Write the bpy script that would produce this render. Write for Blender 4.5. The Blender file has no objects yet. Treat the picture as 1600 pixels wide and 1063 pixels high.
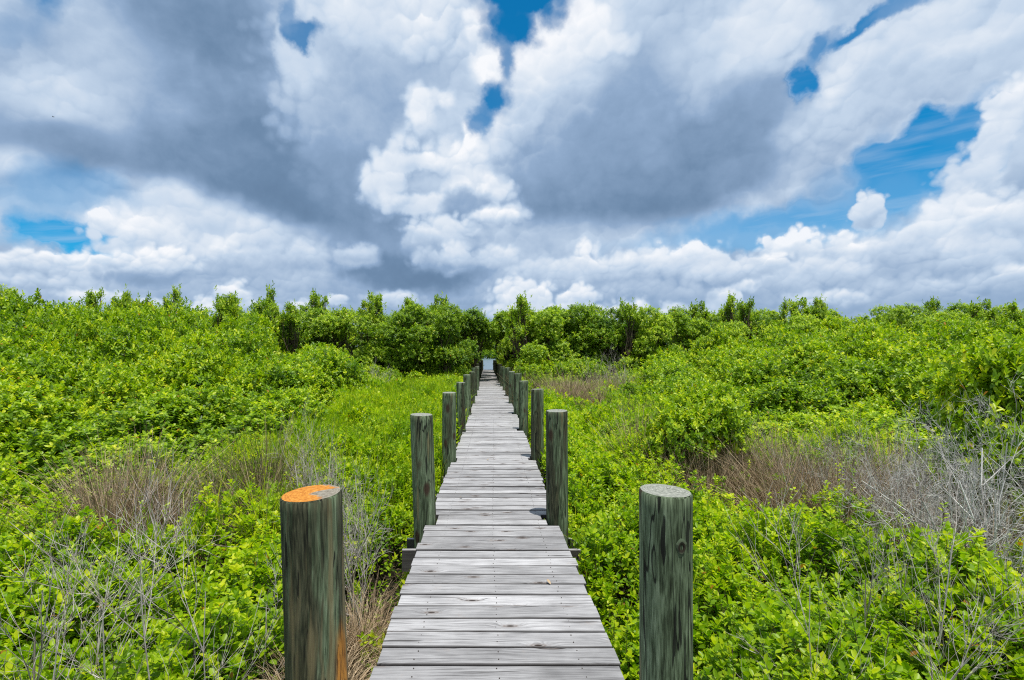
import bpy, math, random
import numpy as np
from mathutils import Vector, Matrix

# ------------------------------------------------------------------ camera
scene = bpy.context.scene
F, VX, HY = 765.0, 763.0, 553.0          # focal length in photo pixels, where the walk vanishes, the horizon
CAMZ = 1.56
cam_data = bpy.data.cameras.new('camera')
cam = bpy.data.objects.new('camera', cam_data)
scene.collection.objects.link(cam)
cam.location = (0, 0, CAMZ)
cam.rotation_euler = (math.radians(90), 0, 0)
cam_data.sensor_width = 36
cam_data.lens = F / 1600 * 36
cam_data.shift_x = (800 - VX) / 1600
cam_data.shift_y = (HY - 531.5) / 1600
cam_data.clip_start = 0.05
cam_data.clip_end = 6000
scene.camera = cam
scene.view_settings.view_transform = 'Standard'
scene.view_settings.look = 'None'
scene.view_settings.gamma = 1
scene.view_settings.exposure = 0.0
scene.render.engine = 'CYCLES'
scene.cycles.max_bounces = 6
scene.cycles.diffuse_bounces = 3
scene.cycles.transmission_bounces = 4
scene.cycles.glossy_bounces = 2
scene.cycles.transparent_max_bounces = 4
scene.cycles.use_denoising = False
scene.cycles.filter_width = 1.15

# ------------------------------------------------------------------ node helper
class G:
    """small wrapper that writes shader nodes as expressions"""
    def __init__(self, tree):
        self.t = tree
    def new(self, kind):
        return self.t.nodes.new(kind)
    def put(self, sock, v):
        if isinstance(v, bpy.types.NodeSocket):
            self.t.links.new(v, sock)
        else:
            sock.default_value = v
    def m(self, op, a, b=None, c=None, clamp=False):
        n = self.new('ShaderNodeMath'); n.operation = op; n.use_clamp = clamp
        self.put(n.inputs[0], a)
        if b is not None: self.put(n.inputs[1], b)
        if c is not None: self.put(n.inputs[2], c)
        return n.outputs[0]
    def vm(self, op, a, b=None, out=0, scale=None):
        n = self.new('ShaderNodeVectorMath'); n.operation = op
        self.put(n.inputs[0], a)
        if b is not None: self.put(n.inputs[1], b)
        if scale is not None: self.put(n.inputs['Scale'], scale)
        return n.outputs[out]
    def comb(self, x, y, z):
        n = self.new('ShaderNodeCombineXYZ')
        for s, v in zip(n.inputs, (x, y, z)): self.put(s, v)
        return n.outputs[0]
    def sep(self, v):
        n = self.new('ShaderNodeSeparateXYZ'); self.put(n.inputs[0], v)
        return n.outputs
    def noise(self, v, scale, detail=4, rough=.55, lac=2.0, dist=0.0, dim='3D', out=0):
        n = self.new('ShaderNodeTexNoise'); n.noise_dimensions = dim
        self.put(n.inputs['Vector'], v)
        n.inputs['Scale'].default_value = scale; n.inputs['Detail'].default_value = detail
        n.inputs['Roughness'].default_value = rough; n.inputs['Lacunarity'].default_value = lac
        n.inputs['Distortion'].default_value = dist
        return n.outputs[out]
    def voro(self, v, scale, detail=0, rough=.5, dim='2D', feature='F1', rand=1.0, out=0, lac=2.0):
        n = self.new('ShaderNodeTexVoronoi'); n.voronoi_dimensions = dim; n.feature = feature
        self.put(n.inputs['Vector'], v)
        n.inputs['Scale'].default_value = scale
        if 'Detail' in n.inputs: n.inputs['Detail'].default_value = detail; n.inputs['Roughness'].default_value = rough; n.inputs['Lacunarity'].default_value = lac
        n.inputs['Randomness'].default_value = rand
        return n.outputs[out]
    def mapr(self, v, a, b, c=0.0, d=1.0, smooth=True):
        n = self.new('ShaderNodeMapRange'); n.interpolation_type = 'SMOOTHSTEP' if smooth else 'LINEAR'
        for i, x in enumerate((v, a, b, c, d)): self.put(n.inputs[i], x)
        return n.outputs[0]
    def mix(self, f, a, b):                       # floats
        n = self.new('ShaderNodeMix'); n.data_type = 'FLOAT'
        self.put(n.inputs[0], f); self.put(n.inputs[2], a); self.put(n.inputs[3], b)
        return n.outputs[0]
    def mixc(self, f, a, b, mode='MIX'):
        n = self.new('ShaderNodeMix'); n.data_type = 'RGBA'; n.blend_type = mode
        self.put(n.inputs[0], f); self.put(n.inputs[6], a); self.put(n.inputs[7], b)
        return n.outputs[2]
    def mapping(self, v, loc, rot, scale):        # inverse of a placed ellipse: unit circle inside
        n = self.new('ShaderNodeMapping'); n.vector_type = 'TEXTURE'
        self.put(n.inputs[0], v)
        n.inputs[1].default_value = loc; n.inputs[2].default_value = rot; n.inputs[3].default_value = scale
        return n.outputs[0]
    def ramp(self, v, stops):
        n = self.new('ShaderNodeValToRGB'); self.put(n.inputs[0], v)
        e = n.color_ramp.elements
        while len(e) > 1: e.remove(e[0])
        e[0].position = stops[0][0]; e[0].color = stops[0][1]
        for p, c in stops[1:]:
            k = e.new(p); k.color = c
        return n.outputs[0]

def lin(r, g, b):                                 # 8 bit display colour to linear
    f = lambda c: (c / 255 / 12.92) if c / 255 <= .04045 else ((c / 255 + .055) / 1.055) ** 2.4
    return (f(r), f(g), f(b), 1.0)

# ------------------------------------------------------------------ world: physical sky with cumulus
SUN_EL, SUN_AZ = math.radians(76), math.radians(146)   # azimuth clockwise from +Y (ahead)
world = bpy.data.worlds.new('World'); scene.world = world
world.use_nodes = True
wt = world.node_tree
for n in list(wt.nodes): wt.nodes.remove(n)
g = G(wt)
WS = 0.10                                         # background strength

def stereo(px, py):
    d = Vector(((px - VX) / F, 1, (HY - py) / F)).normalized()
    return 2 * d.x / (1 + d.y), 2 * d.z / (1 + d.y)

tc = g.new('ShaderNodeTexCoord')
dirv = g.vm('NORMALIZE', tc.outputs['Generated'])
dx, dy, dz = g.sep(dirv)
den = g.m('MAXIMUM', g.m('ADD', dy, 1.0), .02)
den = g.m('DIVIDE', 2.0, den)
S = g.comb(g.m('MULTIPLY', dx, den), g.m('MULTIPLY', dz, den), 0.0)

def warp(vec, scale, amp, detail, rough, off):
    n = g.noise(g.vm('ADD', vec, (off, off * .7, off)), scale, detail, rough, out=1)
    n = g.vm('SUBTRACT', n, (.5, .5, .5))
    return g.vm('SCALE', n, scale=amp)
# soft warp (big wispy bodies), crisp warp, and rounded billows from nearest-point distances
wA = warp(S, 4.0, .11, 4, .5, 3.1)
soft = g.vm('ADD', S, wA)
wB = warp(S, 11.0, .050, 5, .55, 7.7)
crisp0 = g.vm('ADD', S, wB)
half = g.vm('ADD', S, g.vm('SCALE', wB, scale=.6))
def billows(base, octs, lightdir=(-.30, .95, 0)):
    """sum of paraboloid puffs: (depth of the creases, light on their upper sides)"""
    H = R_ = None
    for k, (sc, w) in enumerate(octs):
        n = g.new('ShaderNodeTexVoronoi'); n.voronoi_dimensions = '2D'; n.feature = 'SMOOTH_F1'; n.inputs['Smoothness'].default_value = .45
        p = g.vm('ADD', base, (k * 1.7, k * -2.3, 0))
        g.put(n.inputs['Vector'], p); n.inputs['Scale'].default_value = sc
        dv = g.vm('SUBTRACT', p, n.outputs['Position'])
        dv = g.vm('MULTIPLY', dv, (1, 1, 0))
        r = g.m('MULTIPLY', g.vm('DOT_PRODUCT', dv, lightdir, out=1), sc * w)
        h = g.m('MULTIPLY', g.m('POWER', n.outputs['Distance'], 2.0), w)
        H = h if H is None else g.m('ADD', H, h); R_ = r if R_ is None else g.m('ADD', R_, r)
    return H, R_
wC = warp(S, 26.0, .026, 5, .6, 2.2)
puff = g.vm('ADD', crisp0, wC)
bilH, relL = billows(puff, ((8, .36), (18, .30), (40, .22)))
bilHf, relF = billows(g.vm('ADD', half, g.vm('SCALE', wC, scale=.7)), ((30, .40), (66, .30)))

def ell(vec, px, py, rx, ry, rot):
    cx, cy = stereo(px, py)
    ax, ay = stereo(px + rx, py); bx, by = stereo(px - rx, py)
    sx = math.hypot(ax - bx, ay - by) / 2
    ax, ay = stereo(px, py + ry); bx, by = stereo(px, py - ry)
    sy = math.hypot(ax - bx, ay - by) / 2
    return g.vm('LENGTH', g.mapping(vec, (cx, cy, 0), (0, 0, math.radians(rot)), (sx, sy, 1e5)), out=1)

bil_c = g.m('MULTIPLY_ADD', bilH, 2.6, -.42)                     # billow height around zero, negative = bulging out

def stroke(L, vec, px, py, rx, ry, rot, val, soft_, amt=1.0, edge=0.0):
    d = ell(g.comb(vec[0], vec[1], L), px, py, rx, ry, rot)   # L rides along (scaled away) so that the strokes evaluate one after another
    if edge: d = g.m('MULTIPLY_ADD', bil_c, edge, d)
    f = g.mapr(d, 1 + soft_, max(0.0, 1 - soft_), 0.0, amt)
    return g.mix(f, L, val)

soft_xy, crisp_xy = g.sep(soft), g.sep(crisp0)
# --- brightness of the cloud, painted back to front. (x, y, rx, ry, rot, value, softness, amount[, edge])
L = g.noise(soft, 2.6, 6, .6)
L = g.mapr(L, .25, .75, .52, .80, smooth=False)
SOFT = [
    (800, 475, 1100, 66, 0, .44, .5, .9), (800, 430, 1100, 45, 0, .46, .6, .7), (1250, 470, 300, 30, 0, .42, .6, .7), (500, 440, 200, 30, 0, .42, .6, .7),
    # left cloud, dark underside
    (310, 225, 310, 130, -10, .24, .55, .85), (230, 245, 190, 55, -8, .24, .6, .7), (430, 270, 170, 85, -18, .17, .5, .7), (330, 45, 130, 75, -10, .20, .55, .85),
    (200, 205, 120, 60, -10, .36, .6, .5), (490, 320, 95, 60, -20, .16, .5, .7), (560, 190, 110, 120, 0, .40, .6, .7),
    # left cloud, bright shoulder
    (90, 130, 110, 70, 10, .76, .6, .7), (130, 165, 90, 45, -20, .78, .6, .5), (170, 70, 80, 60, -30, .66, .6, .5), (60, 40, 60, 40, 0, .5, .6, .5),
    (25, 245, 55, 22, 0, .80, .6, .7), (110, 225, 80, 30, 0, .30, .6, .7), (250, 160, 80, 40, -25, .6, .7, .5),
    # band under the left cloud
    (300, 340, 160, 42, -6, .86, .5, .9), (240, 380, 120, 40, 0, .8, .6, .6), (420, 375, 110, 35, 0, .72, .6, .7), (480, 395, 90, 40, 0, .6, .6, .6),
    # cloud at the top of the middle
    (640, 60, 150, 75, -12, .80, .5, .85), (660, 120, 100, 60, 0, .50, .6, .7), (520, 120, 70, 50, 0, .66, .6, .5),
    (745, 60, 45, 75, 20, .95, .5, .8), (600, 25, 80, 35, 0, .88, .6, .7),
    # right cloud
    (900, 110, 150, 110, 0, .92, .5, .8), (800, 210, 70, 90, -20, .93, .5, .8), (1060, 150, 190, 120, 0, .50, .6, .85), (1180, 60, 120, 60, 0, .74, .6, .8),
    (1020, 250, 240, 85, 12, .26, .5, .9), (960, 295, 190, 62, 4, .10, .5, .85), (1060, 200, 130, 80, 0, .30, .6, .6), (860, 250, 70, 60, 0, .42, .6, .6), (1150, 220, 120, 60, 25, .34, .6, .6), (1010, 120, 45, 90, 10, .52, .7, .5),
    (880, 90, 60, 70, 0, .97, .7, .6),
    # upper right
    (1450, 90, 210, 75, 22, .82, .6, .9), (1330, 170, 110, 70, 25, .62, .6, .8), (1500, 130, 130, 40, 20, .6, .7, .6), (1280, 265, 70, 50, 40, .62, .6, .7), (1600, 60, 90, 80, 0, .72, .7, .7),
    # right side
    (1570, 280, 90, 130, 20, .66, .5, .9), (1500, 380, 130, 70, 0, .62, .6, .9), (1600, 400, 80, 60, 0, .5, .6, .6), (1585, 180, 40, 60, 0, .86, .6, .7),
    # beneath
    (1000, 380, 330, 40, 0, .70, .6, .7), (800, 420, 300, 40, 0, .55, .7, .6), (1150, 440, 250, 40, 0, .56, .7, .6), (300, 440, 300, 40, 0, .62, .7, .5),
]
for s in SOFT: L = stroke(L, soft_xy, *s, edge=.30)
HARD = [
    # body of the middle cloud in front of the dark one
    (615, 130, 185, 150, 0, .66, .22, .85, .6), (600, 210, 120, 120, 0, .47, .5, .8, .4), (560, 300, 90, 70, -20, .30, .5, .7, .4), (470, 95, 40, 50, 0, .80, .5, .7, .8), (640, 40, 140, 60, -10, .84, .4, .8, .8), (760, 90, 34, 80, 10, .97, .4, .85, .8),
    # bright left flank of the right cloud
    (810, 150, 46, 100, -22, .97, .3, .9, .8), (880, 60, 90, 60, 0, .97, .35, .85, .8), (900, 230, 120, 90, 0, .42, 1.2, .7, .5), (1180, 50, 110, 60, 0, .84, .4, .8, .8), (1090, 90, 50, 80, 0, .66, .5, .7, .7), (1260, 210, 60, 60, 30, .55, .5, .6, .6),
    (1440, 100, 190, 66, 22, .78, .45, .8, .8), (1370, 160, 90, 50, 25, .58, .6, .7, .6), (1540, 110, 90, 34, 24, .60, .7, .7, .6), (1320, 90, 40, 60, -30, .9, .5, .6, .8),
    # tower in the middle: bright heads and grey foot
    (640, 385, 115, 70, 0, .32, .30, .9, .5), (650, 425, 100, 30, 0, .14, .4, .9, .3),
    (700, 175, 70, 70, 0, .64, .25, .8, .7), (655, 165, 26, 46, 10, .97, .35, .9, .9), (690, 150, 35, 22, 0, .93, .4, .8, .9), (700, 195, 40, 30, 0, .60, .5, .7, .5),
    (640, 262, 66, 44, 10, .93, .30, .9, .9), (700, 250, 60, 36, 0, .94, .4, .8, .9), (600, 290, 30, 34, 0, .86, .4, .7, .9), (735, 285, 60, 40, -20, .90, .4, .8, .9), (650, 320, 50, 24, 10, .9, .4, .7, .9),
    (665, 280, 60, 16, 12, .66, .6, .6, .5), (735, 205, 14, 18, 0, .97, .4, .9, .9),
    (728, 325, 42, 30, 0, .34, .35, .8, .5), (680, 375, 50, 32, 0, .80, .4, .85, .8), (780, 335, 40, 14, 0, .92, .5, .7, .8), (710, 410, 22, 22, 0, .78, .5, .7, .8),
    (560, 403, 28, 14, 0, .82, .5, .7, .8), (775, 400, 30, 14, 0, .7, .5, .7, .8), (160, 355, 34, 34, 0, .92, .4, .8, .9), (200, 345, 40, 25, 0, .84, .5, .7, .8),
]
for s in HARD: L = stroke(L, crisp_xy, *s[:6], s[6] * .9, s[7], edge=s[8])
# heaps: cauliflower clouds, lit above and grey beneath. (x, y, rx, ry, top, bottom, softness[, fine])
HEAPS = [
    (1585, 170, 50, 45, .95, .70, .3), (1560, 235, 50, 60, .90, .60, .35), (1520, 290, 60, 50, .86, .62, .4), (1620, 270, 50, 90, .7, .5, .5),
    (1355, 340, 30, 38, .92, .60, .3), (1345, 400, 60, 30, .80, .60, .5), (1500, 345, 75, 45, .92, .58, .35), (1445, 385, 75, 50, .90, .52, .4), (1580, 350, 60, 45, .88, .55, .4), (1530, 410, 80, 34, .78, .48, .5),
    (1600, 440, 60, 28, .88, .5, .4), (1470, 450, 110, 22, .66, .50, .5), (1318, 392, 34, 26, .95, .62, .35),
    (1240, 402, 66, 42, 1.0, .34, .25), (1275, 430, 70, 26, .82, .50, .4), (1200, 415, 36, 18, .97, .6, .35), (1190, 450, 90, 20, .7, .48, .5), (1135, 468, 30, 24, .95, .60, .3), (1165, 448, 22, 12, .97, .7, .35), (1290, 468, 60, 14, .82, .6, .5),
    (1075, 425, 105, 42, .90, .36, .3), (1085, 398, 44, 18, .99, .74, .3), (1000, 420, 50, 28, .88, .55, .4), (1010, 462, 90, 20, .60, .46, .5), (918, 415, 25, 30, .93, .6, .3), (860, 430, 60, 30, .78, .6, .5), (1130, 430, 50, 20, .84, .6, .5),
    (775, 405, 36, 18, .84, .6, .45), (815, 472, 46, 30, .93, .66, .3), (898, 464, 30, 20, .95, .66, .3), (860, 492, 100, 18, .82, .66, .4), (975, 494, 60, 20, .88, .68, .4), (1060, 495, 60, 16, .8, .66, .5),
    (215, 375, 70, 46, .90, .66, .3), (165, 352, 26, 28, .95, .7, .3), (300, 395, 70, 30, .84, .62, .5), (350, 405, 45, 22, .86, .52, .4), (440, 405, 70, 28, .74, .48, .5),
    (135, 424, 70, 28, .93, .58, .3), (100, 405, 30, 11, .97, .75, .3), (232, 420, 68, 32, .94, .34, .3), (258, 400, 34, 20, .99, .72, .25), (25, 412, 44, 18, .93, .6, .35), (60, 445, 80, 16, .74, .55, .5),
    (150, 464, 50, 12, .90, .66, .4), (368, 460, 24, 24, .95, .62, .3), (325, 480, 24, 14, .97, .74, .3), (480, 492, 30, 20, .93, .72, .3), (523, 472, 20, 10, .93, .7, .35), (250, 478, 36, 10, .84, .66, .5), (560, 400, 32, 18, .74, .5, .6), (615, 468, 40, 12, .82, .6, .5), (400, 478, 30, 8, .8, .66, .5),
    (690, 375, 52, 36, .86, .46, .35), (715, 405, 24, 26, .86, .5, .35), (675, 410, 30, 20, .7, .4, .4), (775, 340, 34, 14, .97, .7, .35),
]
fw = warp(S, 30.0, .021, 4, .55, 1.3)
fine = g.vm('ADD', half, fw)
fine_xy = g.sep(fine)
bil2c = g.m('MULTIPLY_ADD', bilHf, 2.6, -.5)
hc = None
for (px, py, rx, ry, top, bot, sf) in HEAPS:
    v = g.comb(fine_xy[0], fine_xy[1], L)
    cx, cy = stereo(px, py)
    ax, ay = stereo(px + rx, py); bx, by = stereo(px - rx, py); sx = math.hypot(ax - bx, ay - by) / 2
    ax, ay = stereo(px, py + ry); bx, by = stereo(px, py - ry); sy = math.hypot(ax - bx, ay - by) / 2
    mp = g.mapping(v, (cx, cy, 0), (0, 0, 0), (sx, sy, 1e5))
    d = g.m('MULTIPLY_ADD', bil2c, .6, g.vm('LENGTH', mp, out=1))
    yy = g.sep(mp)[1]
    f = g.m('MULTIPLY', g.mapr(d, 1 + sf * .8, 1 - sf * .8, 0.0, .95), g.mapr(yy, -1.1, -.3))
    L = g.mix(f, L, g.mapr(yy, -.7, .75, bot, top))
    hc = f if hc is None else g.m('MAXIMUM', hc, f)
# relief: puffs lit from above; the dark undersides stay smooth
lowf = g.mapr(g.sep(S)[1], .26, .10)
rel = g.mix(lowf, relL, relF)
finen = g.noise(half, 30, 5, .6)
mot = g.noise(g.vm('ADD', soft, (5, 2, 0)), 9, 6, .6)
crease = g.mix(lowf, bilH, bilHf)
patchy = g.mapr(g.noise(g.vm('ADD', S, (9, 4, 0)), 4.5, 4, .6), .36, .62, .30, 1.0)
amp = g.m('MULTIPLY', g.mapr(L, .30, .90, .06, .52), patchy)
L = g.m('MULTIPLY_ADD', rel, amp, L)
L = g.m('MULTIPLY_ADD', g.m('SUBTRACT', mot, .5), g.mapr(L, .85, .4, .12, .36), L)
L = g.m('SUBTRACT', L, g.m('MULTIPLY', g.m('MULTIPLY_ADD', crease, 1.0, -.2), g.m('MULTIPLY', amp, .6)))
L = g.m('MULTIPLY_ADD', g.m('SUBTRACT', finen, .5), .10, L, clamp=True)

# --- cover: 1 everywhere, with blue gaps
cov = g.m('MULTIPLY', g.noise(S, 4.0, 5, .6), 0.0)
A = g.m('ADD', cov, 1.0)
HOLES = [  # x, y, rx, ry, rot, cover inside, softness, amount, edge
    (815, -20, 72, 62, 0, .0, .3, 1, .6), (800, 45, 34, 42, 0, .0, .4, 1, .6), (790, 95, 12, 34, 0, .1, .6, .9, .5), (766, 160, 24, 30, 20, .03, .45, 1, .6), (748, 190, 18, 20, 0, .1, .5, .9, .6),
    (478, 62, 27, 19, 0, .1, .4, .95, .7), (455, 30, 10, 22, 0, .3, .6, .8, .9), (75, 10, 34, 24, 0, .1, .7, .9, .8), (30, 40, 50, 26, 20, .6, .7, .6, .6),
    (1255, 130, 30, 36, -25, .02, .3, 1, .9), (1285, 80, 20, 40, -35, .1, .4, .9, .9), (1350, 42, 70, 14, 28, .05, .4, 1, .9), (1410, 10, 50, 12, 20, .2, .5, .9, .9),
    (1450, 240, 120, 62, 22, .0, .30, 1, .7), (1375, 270, 50, 70, -15, .05, .45, .95, .6), (1520, 200, 60, 30, 30, .05, .4, 1, .7), (1460, 185, 30, 24, 0, .0, .4, 1, .8), (1545, 175, 26, 18, 25, .0, .4, 1, .8), (1400, 305, 60, 30, 10, .15, .5, .9, .5),
    (1230, 350, 170, 26, 3, .15, .6, .9, .5), (1100, 300, 0.1, 0.1, 0, 1, .5, 0, 0), (1285, 345, 60, 22, 0, .2, .6, .8, .5),
    (100, 372, 88, 28, -4, .03, .4, 1, .6), (90, 305, 115, 34, 4, .50, .6, .85, .4), (150, 285, 90, 24, -10, .5, .7, .7, .4), (1120, 395, 0.1, 0.1, 0, 1, .5, 0, 0),
    (1180, 375, 200, 14, 0, .4, .7, .8, .4), (1300, 300, 40, 30, 30, .5, .6, .6, .6),
]
rag = g.vm('ADD', puff, g.vm('SCALE', wB, scale=.5)); rag_xy = g.sep(rag)
for s in HOLES:
    if s[2] < 1: continue
    A = stroke(A, rag_xy, *s[:6], s[6] * 1.1, s[7], edge=s[8])
A = g.m('MAXIMUM', A, hc)
# thin streaks of high cloud inside the gaps
st = g.noise(g.mapping(g.vm('ADD', S, g.vm('SCALE', wA, scale=.25)), (0, 0, 0), (0, 0, math.radians(8)), (1, .14, 1)), 4, 4, .55)
low = g.mapr(dz, .52, .10)
A = g.m('MAXIMUM', A, g.m('MULTIPLY', g.mapr(st, .38, .75), g.m('MULTIPLY', low, .62)))
L = g.m('MAXIMUM', L, g.m('MULTIPLY', g.mapr(A, .9, .3), .72))
# bright rim where the cover thins
cloud = g.ramp(L, [(0, lin(94, 121, 152)), (.2, lin(111, 139, 171)), (.45, lin(146, 172, 204)), (.7, lin(194, 212, 233)), (.88, lin(225, 234, 245)), (1, lin(248, 250, 254))])
sky = g.new('ShaderNodeTexSky'); sky.sky_type = 'NISHITA'; sky.sun_disc = False
sky.sun_elevation = SUN_EL; sky.sun_rotation = SUN_AZ
sky.air_density = 1.0; sky.dust_density = 0.4; sky.ozone_density = 2.5
blue = g.mixc(1.0, sky.outputs[0], (.05, .97, 1.34, 1), 'MULTIPLY')
hz = g.mapr(dz, .16, -.02, 0.0, .75)
cl10 = g.vm('SCALE', cloud, scale=1 / WS)
haze_col = tuple(c / WS for c in lin(168, 192, 218)[:3]) + (1,)
cl10 = g.mixc(g.m('MULTIPLY', hz, .55), cl10, haze_col)
blue = g.mixc(g.m('MULTIPLY', hz, .8), blue, haze_col)
col = g.mixc(A, blue, cl10)
bg = g.new('ShaderNodeBackground'); g.put(bg.inputs[0], col); bg.inputs[1].default_value = WS
out = g.new('ShaderNodeOutputWorld'); wt.links.new(bg.outputs[0], out.inputs[0])
world.cycles.sampling_method = 'MANUAL'
world.cycles.sample_map_resolution = 256

sun_d = bpy.data.lights.new('sun', 'SUN'); sun_d.energy = 5.0; sun_d.angle = math.radians(.53); sun_d.color = (1, .95, .87)
sun = bpy.data.objects.new('sun', sun_d); scene.collection.objects.link(sun)
sd = Vector((math.sin(SUN_AZ) * math.cos(SUN_EL), math.cos(SUN_AZ) * math.cos(SUN_EL), math.sin(SUN_EL)))
sun.rotation_euler = sd.to_track_quat('Z', 'Y').to_euler()
sun.location = (8, -6, 30)

# ------------------------------------------------------------------ helpers for objects
rng = np.random.default_rng(11)
random.seed(5)
GROUND = -0.95

def link(o, parent=None):
    scene.collection.objects.link(o)
    if parent is not None: o.parent = parent
    return o
def tag(o, label=None, cat=None, group=None, kind=None):
    if label: o['label'] = label
    if cat: o['category'] = cat
    if group: o['group'] = group
    if kind: o['kind'] = kind
    return o
def empty(name, loc, label, cat, group=None):
    o = bpy.data.objects.new(name, None); o.empty_display_size = .2; o.location = loc
    return tag(link(o), label, cat, group)
def mesh_np(name, co, loops, starts, totals, mats, mat_idx=None, attrs=None, smooth=True):
    me = bpy.data.meshes.new(name)
    me.vertices.add(len(co)); me.vertices.foreach_set('co', np.ascontiguousarray(co, dtype=np.float32).ravel())
    me.loops.add(len(loops)); me.loops.foreach_set('vertex_index', np.ascontiguousarray(loops, dtype=np.int32))
    me.polygons.add(len(starts))
    me.polygons.foreach_set('loop_start', np.ascontiguousarray(starts, dtype=np.int32))
    for m in mats: me.materials.append(m)
    if mat_idx is not None: me.polygons.foreach_set('material_index', np.ascontiguousarray(mat_idx, dtype=np.int32))
    me.polygons.foreach_set('use_smooth', np.full(len(starts), smooth))
    for k, v in (attrs or {}).items():
        a = me.attributes.new(k, 'FLOAT', 'FACE'); a.data.foreach_set('value', np.ascontiguousarray(v, dtype=np.float32))
    me.update(calc_edges=True); me.validate()
    return me
class Soup:
    """collects leaves and twigs as arrays, then builds ONE mesh"""
    def __init__(self): self.co = []; self.lo = []; self.n = 0; self.tot = []; self.mi = []; self.tint = []
    def add(self, co, faces, mi, tint):           # co (N,k,3); faces list of index tuples; mi int; tint (N,)
        N, k, _ = co.shape
        base = self.n + np.arange(N)[:, None] * k
        for f in faces:
            self.lo.append((base + np.array(f)[None, :]))
            self.tot.append((N, len(f))); self.mi.append(np.full(N, mi)); self.tint.append(np.asarray(tint, dtype=np.float32))
        self.co.append(co.reshape(-1, 3)); self.n += N * k
    def build(self, name, mats):
        co = np.concatenate(self.co)
        loops = np.concatenate([l.ravel() for l in self.lo])
        tots = np.concatenate([np.full(n, k) for n, k in self.tot])
        starts = np.concatenate([[0], np.cumsum(tots)[:-1]])
        return mesh_np(name, co, loops, starts, tots, mats, np.concatenate(self.mi), {'tint': np.concatenate(self.tint)})
def unit(v): return v / np.maximum(np.linalg.norm(v, axis=-1, keepdims=True), 1e-9)
def leaves(sp, pos, axis, nrm, L, W, tint, mi=0, curl=.18, fold=.25):
    axis = unit(axis); side = unit(np.cross(axis, nrm)); nrm = np.cross(side, axis)
    L = L[:, None]; W = W[:, None] * .5
    def P(t, s, h): return pos + axis * L * t + side * W * s + nrm * (W * abs(s) * fold + L * h)
    co = np.stack([P(0, 0, 0), P(.32, .82, 0), P(.70, .86, -curl * .4), P(1, 0, -curl), P(.70, -.86, -curl * .4), P(.32, -.82, 0)], axis=1)
    sp.add(co, [(0, 1, 2, 3), (0, 3, 4, 5)], mi, tint)
def leaves_lo(sp, pos, axis, nrm, L, W, tint, mi=0):
    axis = unit(axis); side = unit(np.cross(axis, nrm))
    L = L[:, None]; W = W[:, None] * .5
    co = np.stack([pos, pos + axis * L * .55 + side * W, pos + axis * L, pos + axis * L * .5 - side * W], axis=1)
    sp.add(co, [(0, 1, 2, 3)], mi, tint)
def tubes(sp, a, b, ra, rb, mi, tint, sides=3):   # straight twig pieces a->b
    d = unit(b - a); ref = np.where(np.abs(d[:, 2:3]) > .9, np.array([[1., 0, 0]]), np.array([[0, 0, 1.]]))
    u = unit(np.cross(d, ref)); v = np.cross(d, u)
    ring = []
    for p, r in ((a, ra), (b, rb)):
        for k in range(sides):
            t = 2 * math.pi * k / sides
            ring.append(p + (u * math.cos(t) + v * math.sin(t)) * r[:, None])
    co = np.stack(ring, axis=1)
    sp.add(co, [(k, (k + 1) % sides, sides + (k + 1) % sides, sides + k) for k in range(sides)], mi, tint)
def rosettes(sp, P, D, nleaf, L, W, spread=(35, 80), lo=False, tint0=None, mi=0):
    """leaves in a whorl at the end of each shoot; P shoot tips, D shoot directions"""
    n = len(P); D = unit(D)
    ref = np.where(np.abs(D[:, 2:3]) > .9, np.array([[1., 0, 0]]), np.array([[0, 0, 1.]]))
    u = unit(np.cross(D, ref)); v = np.cross(D, u); ph = rng.uniform(0, 6.28, n)
    tb = rng.uniform(0, 1, n) if tint0 is None else tint0
    for k in range(nleaf):
        a = ph + k * 2.4 + rng.uniform(-.3, .3, n); f = (k + .5) / nleaf
        el = np.radians(spread[0] + (spread[1] - spread[0]) * f + rng.uniform(-14, 14, n))
        rad = u * np.cos(a)[:, None] + v * np.sin(a)[:, None]
        ax = D * np.cos(el)[:, None] + rad * np.sin(el)[:, None]
        nr = D * np.sin(el)[:, None] - rad * np.cos(el)[:, None] + rng.normal(0, .22, (n, 3))
        l = L * rng.uniform(.7, 1.2, n); w = W * rng.uniform(.8, 1.15, n)
        pos = P - D * (f * L * .9)[:, None] if np.ndim(L) else P - D * (f * L * .9)
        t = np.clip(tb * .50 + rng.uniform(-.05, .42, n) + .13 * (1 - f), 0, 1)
        t = np.where(rng.random(n) < .0035, 1.5, t)           # a few orange leaves
        (leaves_lo if lo else leaves)(sp, pos, ax, nr, l, w, t, mi)

# ------------------------------------------------------------------ materials
def new_mat(name):
    m = bpy.data.materials.new(name); m.use_nodes = True
    t = m.node_tree
    for n in list(t.nodes): t.nodes.remove(n)
    return m, G(t)
def principled(gg, col, rough=.7, spec=.3, bump=None, bstr=.5, bdist=.01):
    b = gg.new('ShaderNodeBsdfPrincipled'); gg.put(b.inputs['Base Color'], col); gg.put(b.inputs['Roughness'], rough)
    b.inputs['Specular IOR Level'].default_value = spec
    if bump is not None:
        bn = gg.new('ShaderNodeBump'); bn.inputs['Strength'].default_value = bstr; bn.inputs['Distance'].default_value = bdist
        gg.put(bn.inputs['Height'], bump); gg.t.links.new(bn.outputs[0], b.inputs['Normal'])
    return b
def finish(gg, sh):
    o = gg.new('ShaderNodeOutputMaterial'); gg.t.links.new(sh, o.inputs[0])
def attr(gg, name, kind='GEOMETRY', out=2):
    n = gg.new('ShaderNodeAttribute'); n.attribute_name = name; n.attribute_type = kind
    return n.outputs[out]

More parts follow.
